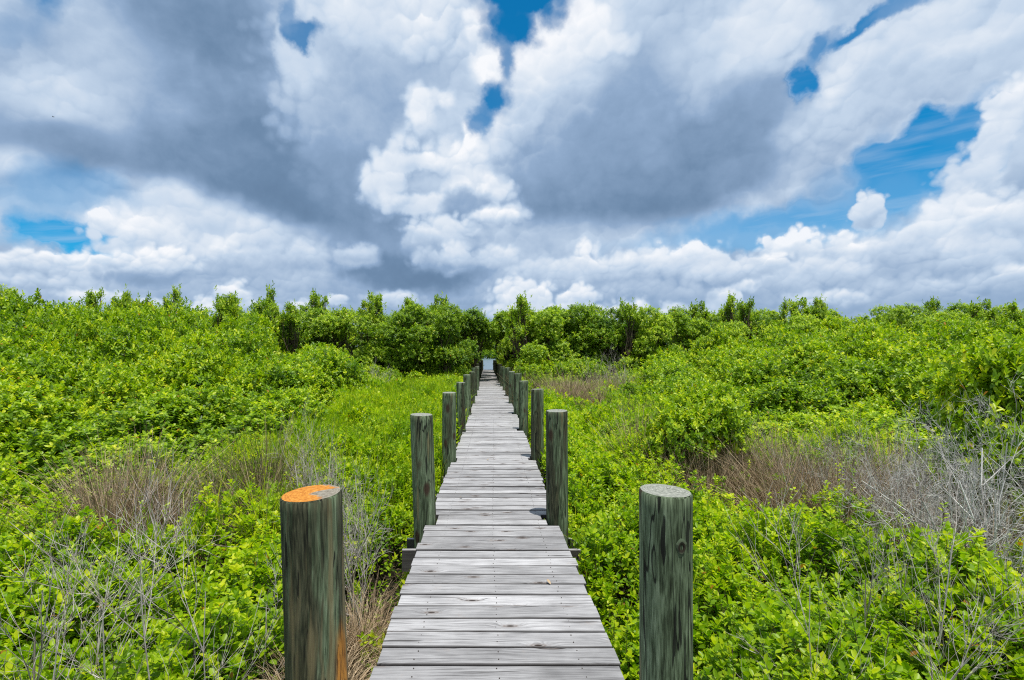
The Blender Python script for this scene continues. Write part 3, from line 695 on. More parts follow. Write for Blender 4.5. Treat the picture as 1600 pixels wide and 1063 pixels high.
# ------------------------------------------------------------------ plant meshes
def crown_mesh(seedv, R=1.0, H=1.5, nshoot=1500, L=.075, W=.042, mat=None, gaps=.0, lobes=9, base=.0, lo=False, nl=7, zr=(.30, .78), spire=0, small=False, round_=False):
    """a lumpy crown of leaf whorls round the lobes; origin at the ground, crown from zlow*H to H"""
    r = np.random.default_rng(seedv); sp = Soup()
    th = r.uniform(0, 6.28, lobes); rad = R * np.sqrt(r.uniform(0, 1, lobes)) * .62
    C = np.stack([rad * np.cos(th), rad * np.sin(th), H * (r.uniform(zr[0], zr[1], lobes))], 1)
    C[:, 2] -= .25 * H * (rad / R) ** 2
    S_ = np.stack([R * r.uniform(.32, .55, lobes), R * r.uniform(.32, .55, lobes), H * r.uniform(.16, .30, lobes)], 1)
    if round_: S_[:, 2] = S_[:, 0] * r.uniform(.65, .95, lobes); S_ *= .82
    C[0] = (0, 0, H * (.86 if round_ else .75))
    if spire:
        for q in range(spire):
            a = r.uniform(0, 6.28); C[q + 1] = (.45 * R * math.cos(a), .45 * R * math.sin(a), H * r.uniform(.92, 1.05)); S_[q + 1] = (R * .16, R * .16, H * .13)
    if small:
        C[:, 2] = H * r.uniform(.58, 1.0, lobes); C[:, :2] *= (1.2 - .8 * C[:, 2:3] / H) * 1.7; S_ = np.stack([R * r.uniform(.07, .17, lobes)] * 3, 1); S_[:, 2] *= .8
    wgt = S_[:, 0] * S_[:, 2]; wgt /= wgt.sum()
    ci = r.choice(lobes, nshoot, p=wgt)
    d = unit(r.normal(0, 1, (nshoot, 3))); d[:, 2] = np.where(d[:, 2] < -.35, -d[:, 2], d[:, 2])
    rr = r.uniform(.55, 1.05, nshoot) ** .6
    P = C[ci] + d * S_[ci] * rr[:, None] + r.normal(0, .045, (nshoot, 3)) + (r.random(nshoot) < .12)[:, None] * d * r.uniform(.05, .22, (nshoot, 1))
    keep = P[:, 2] > base
    # drop shoots lost deep inside other lobes
    deep = np.zeros(nshoot, bool)
    for k in range(lobes):
        q = np.linalg.norm((P - C[k]) / S_[k], axis=1); deep |= (q < .5)
    keep &= ~deep
    P, d = P[keep], d[keep]
    D = d * .6 + np.array([0, 0, .85]) + r.normal(0, .25, d.shape)
    rosettes(sp, P, D, nl, L * r.uniform(.8, 1.2, len(P)), W * np.ones(len(P)), lo=lo)
    # lower skirt of sparser leaves
    me = sp.build('crown', [mat])
    # trunk and limbs
    tp = Soup(); A, B, RA, RB = [], [], [], []
    def limb(p, q, ra, rb, n=4):
        pts = [p + (q - p) * t + r.normal(0, .05 * np.linalg.norm(q - p), 3) * (0 < t < 1) for t in np.linspace(0, 1, n + 1)]
        for k in range(n):
            A.append(pts[k]); B.append(pts[k + 1]); RA.append(ra + (rb - ra) * k / n); RB.append(ra + (rb - ra) * (k + 1) / n)
        return pts
    ntr = 3
    for q in range(ntr):
        p0 = np.array([r.normal(0, .08) * R, r.normal(0, .08) * R, -.15])
        p1 = np.array([r.normal(0, .25) * R, r.normal(0, .25) * R, H * .5])
        pts = limb(p0, p1, .035 * H / 1.8, .02 * H / 1.8, 5)
        for k in range(lobes):
            if k % ntr == q: 
                l = limb(pts[3 + (k % 3)], C[k], .018 * H / 1.8, .008, 4)
                for w in range(5): limb(l[2 + w % 3], C[k] + unit(r.normal(0, 1, 3)) * S_[k] * .9, .007, .003, 3)
    tubes(tp, np.array(A), np.array(B), np.array(RA), np.array(RB), 0, r.uniform(0, 1, len(A)), 5)
    mt = tp.build('trunk', [M_TWIG])
    return me, mt
BUSH = [crown_mesh(100 + i, 1.15, 1.75, 3300, .068, .041, M_BUSH, lobes=13, zr=(.28, .80)) for i in range(6)]
TREE = [crown_mesh(200 + i, 1.75, 4.8, 5600, .095, .056, M_TREE, lobes=22, zr=(.14, .84), nl=6, round_=True) for i in range(6)]
SPRIG = [crown_mesh(300 + i, .8, 2.4, 460, .085, .048, M_TREE, lobes=22, zr=(.6, .97), nl=5, small=True) for i in range(5)]

ARCH = [crown_mesh(400 + i, 1.6, 4.8, 3800, .095, .056, M_TREE, lobes=15, zr=(.76, .92), nl=6, round_=True) for i in range(3)]
nplants = [0]
def plant(kind, var, x, y, sc, szc, rot, label, cat, group, z=GROUND):
    nm = {'B': 'mangrove_bush', 'T': 'mangrove_tree', 'S': 'slender_tree', 'A': 'arching_tree'}[kind]
    src = {'B': BUSH, 'T': TREE, 'S': SPRIG, 'A': ARCH}[kind]; cm, tm = src[var % len(src)]
    e = empty(nm, (x, y, z), label, cat, group); e.rotation_euler.z = rot; e.scale = (sc, sc, szc)
    link(bpy.data.objects.new('crown', cm), e); link(bpy.data.objects.new('trunk', tm), e)
    nplants[0] += 1; return e
def px2x(px, y): return (px - VX) / F * y

# --- thicket outlines (plan view)
def left_edge(y):  return np.interp(y, [5.8, 6.4, 8, 11, 16, 22, 24], [-6.2, -3.3, -3.1, -3.35, -4.3, -6.3, -6.3])
def right_edge(y): return np.interp(y, [7.5, 8.5, 11, 14, 18, 22, 24], [6.2, 4.9, 3.8, 4.4, 5.6, 6.6, 6.6])
def in_left(x, y):  return (x < left_edge(y)) & (y > 5.9)
def in_right(x, y): return (x > right_edge(y)) & (y > 7.3)
def topL(y): return np.interp(y, [6, 7.5, 9, 12, 16, 22, 30], [.65, 1.10, 1.60, 2.35, 3.0, 3.5, 3.7])
def topR(y): return np.interp(y, [7.3, 9, 12, 16, 22, 30, 40], [.75, 1.15, 1.75, 2.25, 2.85, 3.4, 4.2])
pr_ = random.Random(77)
rows = []
y = 6.9; ri = 0
while y < 24:
    step = 1.25 + (y - 6) * .07
    for side in (-1, 1):
        xlim = (-1.03 * y - 1.2 - 3.2 * (y < 14)) if side < 0 else (1.13 * y + 1.2 + 2.4 * (y < 14))
        x = (left_edge(y) - .9) if side < 0 else (right_edge(y) + .9)
        if side > 0 and y < 8.1: x = max(x, 6.8)
        x += side * pr_.uniform(0, .7)
        while (x > xlim) if side < 0 else (x < xlim):
            yy = y + pr_.uniform(-.35, .35) * step; xx = x + pr_.uniform(-.3, .3)
            top = (topL(yy) if side < 0 else topR(yy)) + pr_.uniform(-.22, .16)
            inn = abs(xx - (left_edge(yy) if side < 0 else right_edge(yy)))
            top = GROUND + (top - GROUND) * float(np.interp(inn, [0, 1.2, 3, 6.5], [.58, .64, .80, 1]))
            rows.append((side, ri, xx, yy, top)); x += side * step * pr_.uniform(.95, 1.35)
    y += step; ri += 1
LOOKS = ['rounded bright green', 'spreading yellow green', 'loose mid green', 'dense deep green', 'lumpy fresh green', 'broad leafy green']
for (side, ri, x, y, top) in rows:
    H = top - GROUND; v = pr_.randrange(6); s = H / 1.66
    w = max(.95, min(1.45, .8 + .03 * y)) * pr_.uniform(.9, 1.15)
    sd_ = 'left' if side < 0 else 'right'
    dist = 'front rows' if y < 9 else ('middle' if y < 15 else 'back rows')
    plant('B', v, x, y, w, s, pr_.uniform(0, 6.28), f'{LOOKS[v]} mangrove bush in the {dist} of the thicket {sd_} of the boardwalk', 'bush', f'mangrove bushes in the {dist} of the {sd_} thicket')
# front single bushes
plant('B', 1, px2x(1085, 7.6), 7.6, .78, 1.12, 1.0, 'rounded yellow green bush standing alone before the right thicket', 'bush', None)
plant('B', 2, px2x(1575, 5.3), 5.3, .85, 1.55, 2.0, 'tall bush with orange leaves at the right edge above the dead branches', 'bush', None)
plant('B', 3, px2x(700, 19.5), 19.5, .9, 1.0, .4, 'low bright green bush close to the left pilings before the tall trees', 'bush', None)
plant('B', 4, px2x(930, 17.5), 17.5, .8, .72, .8, 'low green bush before the dark trees right of the pilings', 'bush', None)

SM = [(-1.55, 7.6, .42, .62), (-2.3, 9.4, .5, .7), (-1.7, 12.2, .5, .72), (-3.1, 14.0, .6, .8), (-2.2, 16.6, .6, .8), (-2.6, 6.9, .4, .6), (1.75, 6.4, .42, .60), (2.3, 8.9, .5, .68), (1.9, 11.5, .5, .7), (3.4, 12.4, .6, .85), (2.1, 16.5, .55, .75), (4.4, 15.5, .7, .9), (3.9, 9.3, .55, .85), (5.6, 7.4, .5, .8), (-4.6, 4.4, .45, .58), (2.9, 4.9, .4, .58), (4.6, 3.9, .42, .6), (-3.3, 3.6, .38, .52)]
SML = ['tiny', 'small', 'knee high', 'squat', 'bushy', 'leafy']
for i, (x, y, w, h) in enumerate(SM):
    plant('B', i, x, y, w, h, i * 1.3, f'{SML[i % 6]} {"bright" if i % 2 else "dull"} green shrub in the ground cover {"left" if x < 0 else "right"} of the {"near" if y < 9 else "far"} boardwalk', 'bush', f'small shrubs in the ground cover {"left" if x < 0 else "right"} of the {"near" if y < 9 else "far"} boardwalk')
# --- tree line behind, and trees that close over the walk
tl = []
x = -30
for (yb, tz, st) in ((24.5, 3.5, 1.5), (27.5, 3.9, 1.8), (31.5, 4.4, 2.3)):
    x = -1.0 * yb - 1
    while x < 1.13 * yb + 1:
        yy = yb + pr_.uniform(-.8, .8)
        if abs(x - cx(yy)) > 1.75:
            cenb = math.exp(-((x - 1) / 9) ** 2)
            tl.append((x, yy, tz + .12 + cenb * .35 + pr_.uniform(-.6, .55)))
        x += st * pr_.uniform(.85, 1.2)
TLOOK = ['dark leafy', 'olive green bushy', 'tall open', 'many stemmed', 'thin topped', 'glossy leaved']
for (x, y, top) in tl:
    v = pr_.randrange(6); H = top - GROUND
    where = 'left part' if x < -9 else ('right part' if x > 9 else ('middle, left,' if x < 0 else 'middle, right,'))
    plant('T', v, x, y, pr_.uniform(.85, 1.15), H / 4.9, pr_.uniform(0, 6.28), f'{TLOOK[v]} mangrove tree in the {where} of the distant tree line', 'tree', f'trees of the distant tree line, {where}')
y = 26.0; k = 0
while y < 48:
    for side in (-1, 1):
        plant('T', pr_.randrange(6), cx(y) + side * (1.95 + pr_.uniform(0, .25)), y + pr_.uniform(-.3, .3), .88, (3.4 + pr_.uniform(-.3, .5) - GROUND) / 4.9, pr_.uniform(0, 6.28),
              f'arching mangrove tree leaning over the {"left" if side < 0 else "right"} side of the far boardwalk', 'tree', f'trees arching over the far boardwalk, {"left" if side < 0 else "right"} side')
        if k % 2 == 0:
            plant('T', pr_.randrange(6), cx(y) + side * 4.0, y + pr_.uniform(-.5, .5), 1.3, (4.1 + pr_.uniform(-.3, .5) - GROUND) / 4.9, pr_.uniform(0, 6.28),
                  f'tall tree behind the {"left" if side < 0 else "right"} side of the leafy arch', 'tree', f'tall trees behind the arch, {"left" if side < 0 else "right"} side')
    y += 2.1; k += 1
for (x0, x1, yb) in ((-7.0, -1.9, 22.6), (2.3, 7.2, 22.4), (-7.5, -2.2, 36), (2.4, 9, 36)):
    x = x0
    while x < x1:
        plant('B', pr_.randrange(6), x, yb + pr_.uniform(-.5, .5), pr_.uniform(1.0, 1.3), pr_.uniform(.95, 1.35), pr_.uniform(0, 6.28),
              f'low green bush at the foot of the {"far" if yb > 30 else "dark"} trees {"left" if x < 0 else "right"} of the walk', 'bush', f'low bushes at the foot of the {"far" if yb > 30 else "dark"} trees, {"left" if x < 0 else "right"} side')
        x += pr_.uniform(1.1, 1.6)
# leaning limbs that close the arch: trees tipped towards the walk
ARW = ['first', 'second', 'third', 'fourth', 'fifth', 'sixth', 'seventh', 'eighth']
for i, (y, side) in enumerate(((27.5, -1), (29, 1), (31.5, -1), (34, 1), (37, -1), (40, 1), (43, -1), (46.5, 1))):
    e = plant('A', i, cx(y) + side * 1.75, y, .95, (4.2 - .04 * i - GROUND) / 4.9, i * 1.1, f'{ARW[i]} tree whose crown closes over the boardwalk, leaning in from the {"left" if side < 0 else "right"}', 'tree', 'trees whose crowns close the arch')
    e.rotation_mode = 'XYZ'; e.rotation_euler = (0, -side * math.radians(13), 0)
# emergent tops
for (px_, y, topy, lab) in ((358, 20, 458, 'tallest slender tree rising from the left thicket'), (405, 21, 470, 'slender tree with a thin top right of the tallest one in the left thicket'), (425, 22, 472, 'slender open tree between two others above the left thicket'), (455, 22, 474, 'slender tree with a see-through top over the left thicket, nearest the middle'),
                            (530, 24, 482, 'small slender tree poking from the tree line left of the middle'), (690, 27, 462, 'slender tree standing highest just left of the boardwalk'), (640, 27, 466, 'slender tree with a rounded top left of the highest one by the boardwalk'), (575, 27, 470, 'slender bushy-topped tree midway between the left thicket and the boardwalk'), (825, 27, 480, 'slender tree just right of the arch over the boardwalk'), (185, 24, 465, 'small rounded treetop peeping over the left thicket'),
                            (1180, 27, 484, 'slender tree poking above the right thicket'), (925, 27, 476, 'slender tree above the dark trees right of the boardwalk'), (1060, 27, 492, 'slender short tree right of the dark trees'), (1530, 24, 470, 'slender tree near the right edge of the skyline'), (1580, 24, 474, 'slender tree at the far right of the skyline')):
    top = CAMZ + (HY - topy) / F * y
    plant('S', px_ % 5, px2x(px_, y), y, 1.15, (top - GROUND) / 2.45, px_ * .1, lab, 'tree', None)
for i in range(26):
    x = pr_.uniform(-22, 26); y = pr_.uniform(24, 29)
    if abs(x) < 1.5: continue
    plant('S', i, x, y, pr_.uniform(.9, 1.4), (4.35 + pr_.uniform(-.5, .5) + .03 * (y - 24) - GROUND) / 2.45, i * 1.7, f'wispy slender tree among the crowns of the distant tree line, {"left" if x < 0 else "right"} of the walk', 'tree', f'wispy slender trees of the tree line, {"left" if x < 0 else "right"} side')
plant('T', 2, px2x(5, 15), 15, .62, (CAMZ + (HY - 436) / F * 15 - GROUND) / 4.9, .5, 'dark tree rising above the thicket at the far left edge', 'tree', None)
plant('T', 4, px2x(1400, 26), 26, .65, (CAMZ + (HY - 468) / F * 26 - GROUND) / 4.9, 1.5, 'rounded dark tree standing out above the right thicket', 'tree', None)
plant('T', 1, px2x(1500, 27), 27, 1.1, (CAMZ + (HY - 467) / F * 27 - GROUND) / 4.9, 2.5, 'broad dark tree on the skyline left of the right edge', 'tree', None)

# --- far shore across the water: a wood that reads as one mass
sp = Soup(); nf = 26000
fx = rng.uniform(-420, 420, nf); fy = 275 + rng.uniform(0, 22, nf)
ht = 6.0 + 1.6 * np.sin(fx * .11) + 1.5 * np.sin(fx * .37 + 2)
fz = -1.25 + ht * rng.uniform(0, 1, nf) ** .7
P = np.stack([fx, fy, fz], 1); D = unit(rng.normal(0, 1, (nf, 3)) + [0, -.5, .8])
rosettes(sp, P, D, 3, np.full(nf, 1.9), np.full(nf, 1.1), lo=True)
fw_ = link(bpy.data.objects.new('far_wood', sp.build('far_wood', [M_TREE])))
tag(fw_, 'hazy dark wood on the far shore seen through the arch', 'wood', kind='stuff')

# ------------------------------------------------------------------ ground cover
def blades(sp, P, H, leanx, leany, w, mi=0, droop=.35):
    n = len(P); k = 4
    dirn = np.stack([leanx, leany, np.ones(n)], 1)
    side = unit(np.cross(dirn, rng.normal(0, 1, (n, 3)))) * (w / 2)[:, None]
    pts = []
    for i in range(k):
        t = i / (k - 1)
        c = P + np.stack([leanx * H * t ** 1.6, leany * H * t ** 1.6, H * (t - droop * t ** 3 * np.hypot(leanx, leany))], 1)
        pts += [c - side * (1 - t * .8), c + side * (1 - t * .8)]
    sp.add(np.stack(pts, 1), [(2 * i, 2 * i + 1, 2 * i + 3, 2 * i + 2) for i in range(k - 1)], mi, rng.uniform(0, 1, n))
def patch(x, y, cx_, cy_, rx, ry, p=2): return np.exp(-((np.abs((x - cx_) / rx) ** 2 + np.abs((y - cy_) / ry) ** 2) ** (p / 1.0)))
DRY = [(-3.7, 5.3, 1.25, .62), (-2.8, 5.9, .55, .4), (-1.05, 2.75, .33, .75), (3.4, 7.0, 1.0, .9), (4.3, 5.7, 1.5, .8), (5.0, 4.6, 1.2, .9), (3.0, 8.3, .7, .8), (2.6, 14.5, .9, 1.8), (3.5, 17.5, 1.5, 1.2), (2.0, 18, .8, 1.2), (3.2, 10.4, .6, .6)]
def dry(x, y):
    s = np.zeros_like(x)
    for (a, b, c, d) in DRY: s = np.maximum(s, patch(x, y, a, b, c, d))
    return s
def cover_h(x, y):
    h = -.18 + .17 * np.sin(x * 1.7 + .6 * np.sin(y * 1.3)) * np.sin(y * 1.1 + 1) + .11 * np.sin(x * 4.1 + y * 2.3 + np.sin(y * 3)) + .09 * np.sin(y * 5.2 - x * 3.2 + np.sin(x * 2.7))
    h = h + np.clip((y - 3) * .045, 0, .42)
    h = h - .18 * np.exp(-((np.abs(x) - .75) / .22) ** 2)
    h = h - .50 * patch(x, y, -1.05, 4.2, .45, 2.1)
    return h
def scatter(n, y0, y1, dens_fun=None):
    out = []
    while sum(map(len, out)) < n:
        y = np.sqrt(rng.uniform(y0 ** 2, y1 ** 2, n)); x = rng.uniform(-1.35, 1.40, n) * (y + .3)
        c = np.interp(y, [0, 2.3, 4.6, 7.2, 10, 12.7, 15.5, 20, 26], [.03, .046, .04, .08, .11, .125, .13, .11, .04])
        ok = np.abs(x - c) > .70 + .06 * rng.uniform(0, 1, n)
        ok &= ~(in_left(x + .5, y - .5)) & ~(in_right(x - .5, y - .5))
        ok &= rng.random(n) > np.clip(dry(x, y) * 1.5, 0, .97)
        ok &= rng.random(n) > patch(x, y, -1.02, 4.3, .38, 2.0) * .95
        out.append(np.stack([x, y], 1)[ok])
    return np.concatenate(out)[:n]
sp = Soup()
for (n, y0, y1, L, W, nl, lo) in ((7200, .75, 3.4, .050, .033, 8, False), (10600, 3.2, 7.5, .055, .035, 8, False), (12000, 7.2, 14, .075, .045, 6, True), (9000, 13.5, 25.5, .12, .07, 6, True)):
    XY = scatter(n, y0, y1); x, y = XY[:, 0], XY[:, 1]
    h = cover_h(x, y) + rng.normal(0, .075, n)
    h = np.minimum(h, CAMZ - .35)
    P = np.stack([x, y, h], 1); D = np.stack([rng.normal(0, .28, n), rng.normal(0, .28, n), np.ones(n)], 1)
    tb = np.clip(.62 + rng.normal(0, .25, n), 0, 1)
    rosettes(sp, P, D, nl, np.full(n, L), np.full(n, W), spread=(20, 75), lo=lo, tint0=tb)
    # lower leaves down the stem
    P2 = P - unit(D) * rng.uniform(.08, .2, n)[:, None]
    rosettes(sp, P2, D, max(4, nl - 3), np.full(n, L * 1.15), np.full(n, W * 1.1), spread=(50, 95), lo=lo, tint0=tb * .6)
    if y1 < 8:
        P3 = P - unit(D) * rng.uniform(.22, .36, n)[:, None]
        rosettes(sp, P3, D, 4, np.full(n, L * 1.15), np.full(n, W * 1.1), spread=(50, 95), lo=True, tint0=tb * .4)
        B = P.copy(); A = P - unit(D) * .75; A[:, 2] = np.maximum(A[:, 2], GROUND - .05)
        tubes(sp, A, B, np.full(n, .0028), np.full(n, .0015), 1, rng.uniform(0, 1, n), 3)
# long leafy shoots standing over the rest
n = 900
XY = scatter(n, 1.0, 9)
for i in range(7):
    t = i / 6; ln = rng.uniform(.16, .42, n) if i == 0 else ln
    if i == 0: dd = unit(np.stack([rng.normal(0, .16, n), rng.normal(0, .16, n), np.ones(n)], 1)); B0 = np.stack([XY[:, 0], XY[:, 1], cover_h(XY[:, 0], XY[:, 1]) - .05], 1)
    rosettes(sp, B0 + dd * (ln * (.25 + .75 * t))[:, None], dd, 2 if i < 6 else 4, np.full(n, .046 - .012 * t), np.full(n, .028 - .006 * t), spread=(40, 75), tint0=np.full(n, .55 + .3 * t))
tubes(sp, B0 - dd * .3, B0 + dd * ln[:, None], np.full(n, .0026), np.full(n, .0012), 1, rng.uniform(0, 1, n), 3)
n = 15000
XY = scatter(n, 3.6, 21)
keep = ((XY[:, 0] < 0) & (XY[:, 0] > -3.6) & (XY[:, 1] > 4.5)) | ((XY[:, 0] > 0) & (XY[:, 0] < 2.6)) & (rng.random(n) < .55)
XY = XY[keep]; n = len(XY)
P = np.stack([XY[:, 0], XY[:, 1], cover_h(XY[:, 0], XY[:, 1]) - .22], 1)
for q in range(3):
    blades(sp, P + rng.normal(0, .012, (n, 3)), rng.uniform(.26, .44, n) * np.where(XY[:, 0] < 0, 1.45, 1.0), rng.normal(0, .22, n), rng.normal(0, .22, n), rng.uniform(.006, .011, n) * (1 + XY[:, 1] * .04), 0, .4)
gc = link(bpy.data.objects.new('ground_cover', sp.build('ground_cover', [M_COVER, M_TWIG])))
tag(gc, 'low bright yellow green leafy ground cover on both sides of the boardwalk', 'ground cover', kind='stuff')

# ------------------------------------------------------------------ dry grass
sp = Soup()
for (a, b, c, d) in DRY:
    if (a, b) == (-1.05, 2.75): continue
    n = int((8000 if a < 0 else 6500) * c * d) + 400
    ncl = max(5, int(n / 110)); ccx = a + rng.normal(0, .55, ncl) * c; ccy = b + rng.normal(0, .55, ncl) * d
    ci = rng.integers(0, ncl, n)
    x = ccx[ci] + rng.normal(0, .07, n); y = ccy[ci] + rng.normal(0, .07, n)
    clh = rng.uniform(.45, 1.30, ncl)[ci]
    H = clh * rng.uniform(.6, 1.05, n) * (cover_h(x, y) + (.40 if a < 0 else .36) - GROUND)
    P = np.stack([x, y, np.full(n, GROUND)], 1)
    blades(sp, P, H, rng.normal(0, .27, n), rng.normal(0, .27, n), rng.uniform(.004, .009, n) * (1 + b * .05), (rng.random() < .25) * 1)
dg = link(bpy.data.objects.new('dry_grass', sp.build('dry_grass', [M_STRAW, M_RUSH])))
tag(dg, 'patches of dry grey brown marsh grass among the ground cover', 'grass', kind='stuff')
for (a, b, s, lab) in ((-.98, 2.75, 1.45, 'fountain of dry brown grass beside the left deck edge, nearest the front'), (-.92, 3.55, 1.25, 'brown grass tussock behind the front one at the left deck edge')):
    sp = Soup(); n = 900
    P = np.stack([rng.normal(0, .06, n), rng.normal(0, .08, n), np.full(n, 0.)], 1)
    an = rng.uniform(0, 6.28, n); l = rng.uniform(.25, 1.1, n)
    blades(sp, P, rng.uniform(.45, .72, n) * s, np.cos(an) * l, np.sin(an) * l, rng.uniform(.003, .006, n), 0, .75)
    o = link(bpy.data.objects.new('grass_tussock', sp.build('grass_tussock', [M_STRAW]))); o.location = (a, b, GROUND + .12); tag(o, lab, 'grass tussock')

# ------------------------------------------------------------------ dead shrubs
def dead_mesh(seedv, H, stems, spread, mat, depth=4, r0=.012, kids=3, curve=.12, up=.25):
    r = np.random.default_rng(seedv); A, B, RA, RB = [], [], [], []
    def grow(p, d, L, rad, lev):
        n = 5; pts = [p]
        for k in range(n):
            d = unit(d + r.normal(0, curve, 3) + np.array([0, 0, up * .25]))
            q = pts[-1] + d * L / n; A.append(pts[-1]); B.append(q)
            RA.append(rad * (1 - .6 * k / n)); RB.append(rad * (1 - .6 * (k + 1) / n)); pts.append(q)
        if lev < depth:
            nk = kids + (lev == 0) * 3
            for k in range(nk):
                t = r.uniform(.25, 1.0); i = min(n, max(1, int(t * n)))
                u = unit(r.normal(0, 1, 3)); u = unit(u - d * np.dot(u, d))
                nd = unit(d * .75 + u * r.uniform(.5, .95) + np.array([0, 0, up]))
                grow(pts[i], nd, L * r.uniform(.38, .62), max(.0011, rad * .5 * (1 - .3 * t)), lev + 1)
    for s in range(stems):
        a = r.uniform(0, 6.28)
        grow(np.array([r.normal(0, .05), r.normal(0, .05), 0.]), unit(np.array([spread * math.cos(a) * r.uniform(.2, 1), spread * math.sin(a) * r.uniform(.2, 1), 1.])), H * r.uniform(.7, 1.0), r0 * r.uniform(.7, 1.1), 0)
    sp = Soup(); tubes(sp, np.array(A), np.array(B), np.array(RA), np.array(RB), 0, r.uniform(0, 1, len(A)), 4)
    return sp.build('dead_shrub', [mat])
SAP = [dead_mesh(1 + i, 1.2, 1, .1, M_DEAD, 3, .0072, 4, .08, .20) for i in range(4)]
SHR = [dead_mesh(20 + i, 1.0, 4, .5, M_DEAD, 3, .010, 4, .12, .15) for i in range(3)]
TAN = [dead_mesh(40 + i, 1.25, 8, .9, M_DEADW, 4, .013, 3, .15, .05) for i in range(2)]
def dead(src, px_, y, topy, wid, rot, label, group=None):
    x = px2x(px_, y); top = CAMZ - (topy - HY) / F * y; H = (top - GROUND)
    o = link(bpy.data.objects.new({id(SAP): 'dead_sapling', id(SHR): 'dead_shrub', id(TAN): 'dead_tangle'}[id(src)], src[int(px_ + topy) % len(src)]))
    base = {id(SAP): 1.35, id(SHR): 1.25, id(TAN): 1.35}[id(src)]
    o.location = (x, y, GROUND); o.scale = (wid, wid, H / base); o.rotation_euler.z = rot
    tag(o, label, 'dead shrub', group)
D1 = [ # px, distance, top y, width
    (SAP, 215, 2.6, 775, 1.15, .3, 'bare grey sapling with a forked top, middle of the near left foreground'),
    (SAP, 110, 2.3, 800, 1.0, 1.3, 'bare sapling with sweeping pale side twigs at the near left corner'),
    (SAP, 140, 3.0, 790, 1.0, 2.3, 'thin bare sapling behind the near left corner one'),
    (SAP, 255, 2.4, 790, 1.1, 3.3, 'thin upright bare sapling right of the forked one in the left foreground'),
    (SAP, 325, 2.3, 800, 1.0, 4.3, 'dark stemmed bare sapling left of the orange topped piling'),
    (SAP, 30, 2.2, 850, 1.2, 5.3, 'pale bare sapling cut by the left edge of the view'),
    (SAP, 405, 2.9, 900, .9, .7, 'short bare twiggy stem beside the orange topped piling'),
    (SHR, 495, 5.2, 640, .85, .9, 'pale leafless shrub standing upright left of the second left piling'),
    (SHR, 530, 4.6, 680, .8, 1.9, 'spreading leafless shrub just in front of the upright pale one'),
    (SHR, 560, 4.0, 740, .8, 2.9, 'low leafless shrub over the puddle left of the deck'),
    (SHR, 240, 5.3, 715, .8, 2.2, 'leafless shrub in the left dry grass patch'),
    (SHR, 585, 20, 555, 1.6, .4, 'grey leafless shrub against the tree line left of the pilings'),
    (SHR, 965, 18.5, 545, 1.5, .4, 'grey leafless shrub before the dark trees right of the pilings'),
    (SHR, 935, 19.5, 560, 1.3, 1.4, 'smaller grey leafless shrub beside the one before the dark trees'),
    (SHR, 1235, 6.6, 655, 1.0, 1.2, 'leafless shrub at the left end of the right dead patch'),
    (SHR, 1330, 5.6, 655, 1.15, 2.2, 'pale Y shaped leafless shrub in the middle of the right dead patch'),
    (SHR, 1400, 5.2, 640, 1.0, 3.2, 'tall leafless shrub right of the Y shaped one'),
    (SHR, 1180, 7.6, 650, .8, .2, 'dull brown leafless shrub behind the right dead patch'),
    (TAN, 1540, 4.0, 640, 1.0, .5, 'dense bleached tangle of dead branches at the right edge'),
    (TAN, 1600, 3.7, 690, .9, 2.4, 'bleached dead branches cut by the right edge of the view'),
    (TAN, 1490, 4.9, 660, .8, 4.0, 'bleached tangle behind the dense one on the right'),
    (TAN, 1575, 4.6, 600, .95, 1.7, 'tallest bleached tangle of dead branches, behind the one at the right edge'),
    (TAN, 1380, 5.0, 690, .7, 3.3, 'bleached low tangle in front of the Y shaped leafless shrub'),
    (TAN, 1430, 5.6, 665, .75, 5.2, 'small bleached tangle at the back of the right dead patch'),
    (SHR, 1290, 6.0, 670, 1.0, 4.4, 'leafless shrub left of the Y shaped one in the right dead patch'),
    (SHR, 1455, 4.4, 700, .8, 5.5, 'low grey leafless shrub left of the dense bleached tangle'),
    (SHR, 150, 5.6, 725, .8, 3.1, 'leafless shrub at the left end of the left dry grass patch'),
    (SHR, 320, 5.4, 725, .7, 4.6, 'leafless shrub at the right end of the left dry grass patch'),
    (SHR, 440, 6.2, 690, .7, 1.6, 'small leafless shrub before the left thicket near its right end'),
    (SAP, 1450, 2.9, 700, 1.0, 1.0, 'tall dark bare sapling in front of the dead patch on the right'),
    (SAP, 1415, 3.1, 760, .9, 2.0, 'thin bare sapling left of the tall dark one on the right'),
    (SAP, 1275, 2.5, 810, .95, 3.0, 'bare leaning sapling in the right foreground ground cover'),
    (SAP, 1340, 3.0, 800, .9, 4.0, 'thin bare sapling between the leaning one and the tall dark one'),
    (SAP, 1560, 2.6, 850, 1.0, 5.0, 'bare sapling with long twigs near the bottom right corner'),
    (SAP, 1460, 2.2, 900, 1.0, 5.6, 'low bare sapling with a long slanting branch at the bottom right'),
]
for d in D1: dead(*d)

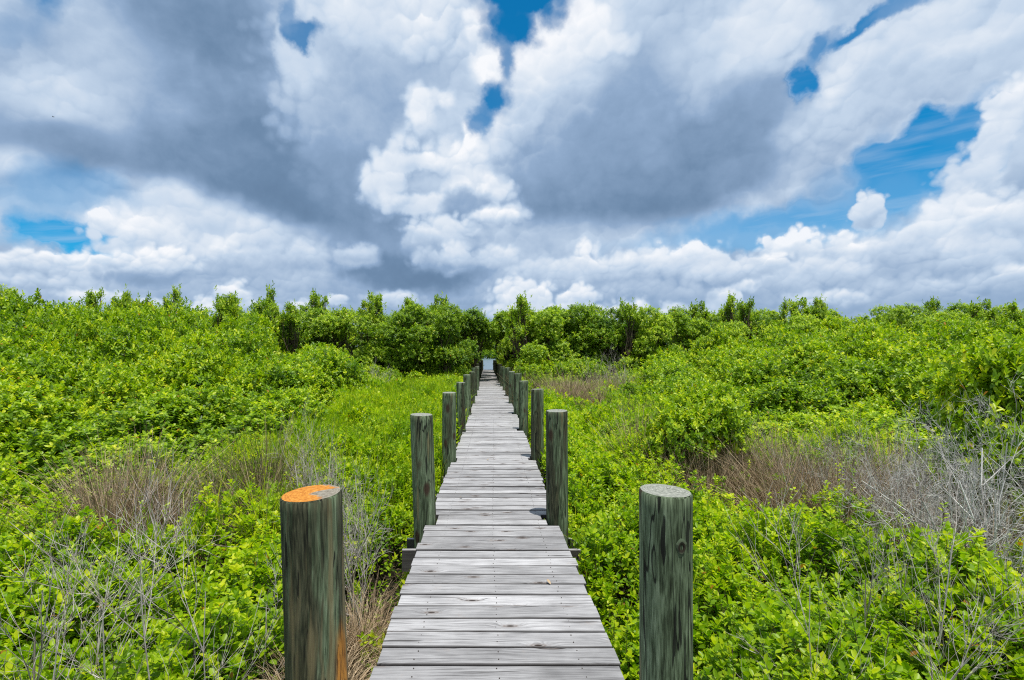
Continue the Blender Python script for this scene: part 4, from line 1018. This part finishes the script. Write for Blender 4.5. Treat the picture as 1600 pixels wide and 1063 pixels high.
for (lx, ly, a, lab) in ((px2x(760, 7.15), 7.15, .4, 'small dry curled leaf lying in the middle of the boardwalk'), (.42, 3.3, 2.0, 'tiny brown leaf fallen on the near right half of the deck'), (-.28, 5.3, 4.1, 'tiny brown leaf fallen on the left half of the deck')):
    sp = Soup(); leaves(sp, np.array([[0, 0, .0]]), np.array([[math.cos(a), math.sin(a), .12]]), np.array([[0, 0, 1.]]), np.array([.05]), np.array([.022]), np.array([.5]), curl=-.2, fold=.8)
    o = link(bpy.data.objects.new('fallen_leaf', sp.build('fallen_leaf', [M_STRAW]))); o.location = (lx, ly, .006); tag(o, lab, 'leaf')
# a bird far off over the left thicket
import bmesh
bm = bmesh.new()
body = [(-.20, 0, 0, .015), (-.14, 0, .01, .045), (0, 0, .02, .065), (.13, 0, .02, .05), (.20, 0, .03, .035), (.25, 0, .03, .008)]
ringp = None
for (bx, by, bz, r) in body:
    ring = [bm.verts.new((bx, by + r * math.cos(t * math.pi / 4), bz + r * math.sin(t * math.pi / 4))) for t in range(8)]
    if ringp:
        for k in range(8): bm.faces.new((ringp[k], ringp[(k + 1) % 8], ring[(k + 1) % 8], ring[k]))
    ringp = ring
for s in (-1, 1):
    pts = [(.08, .04 * s, .04), (.10, .35 * s, .16), (.02, .75 * s, .10), (-.06, .72 * s, .09), (-.06, .35 * s, .14), (-.08, .04 * s, .04)]
    lo_ = [bm.verts.new(p) for p in pts]; hi_ = [bm.verts.new((p[0], p[1], p[2] + .012)) for p in pts]
    bm.faces.new(lo_[::-1]); bm.faces.new(hi_)
    for k in range(6): bm.faces.new((lo_[k], lo_[(k + 1) % 6], hi_[(k + 1) % 6], hi_[k]))
me = bpy.data.meshes.new('bird'); bm.to_mesh(me); bm.free()
m, gg = new_mat('dark_feathers'); finish(gg, principled(gg, gg.mixc(gg.noise(gg.new('ShaderNodeTexCoord').outputs['Object'], 20, 3, .5), (.02, .02, .022, 1), (.05, .05, .055, 1)), .7, .2).outputs[0]); me.materials.append(m)
bird = link(bpy.data.objects.new('bird', me)); yb = 120
bird.location = (px2x(83, yb), yb, CAMZ + (HY - 183) / F * yb); bird.rotation_euler = (.25, .1, .4)
tag(bird, 'tiny dark bird gliding high before the left cloud', 'bird')
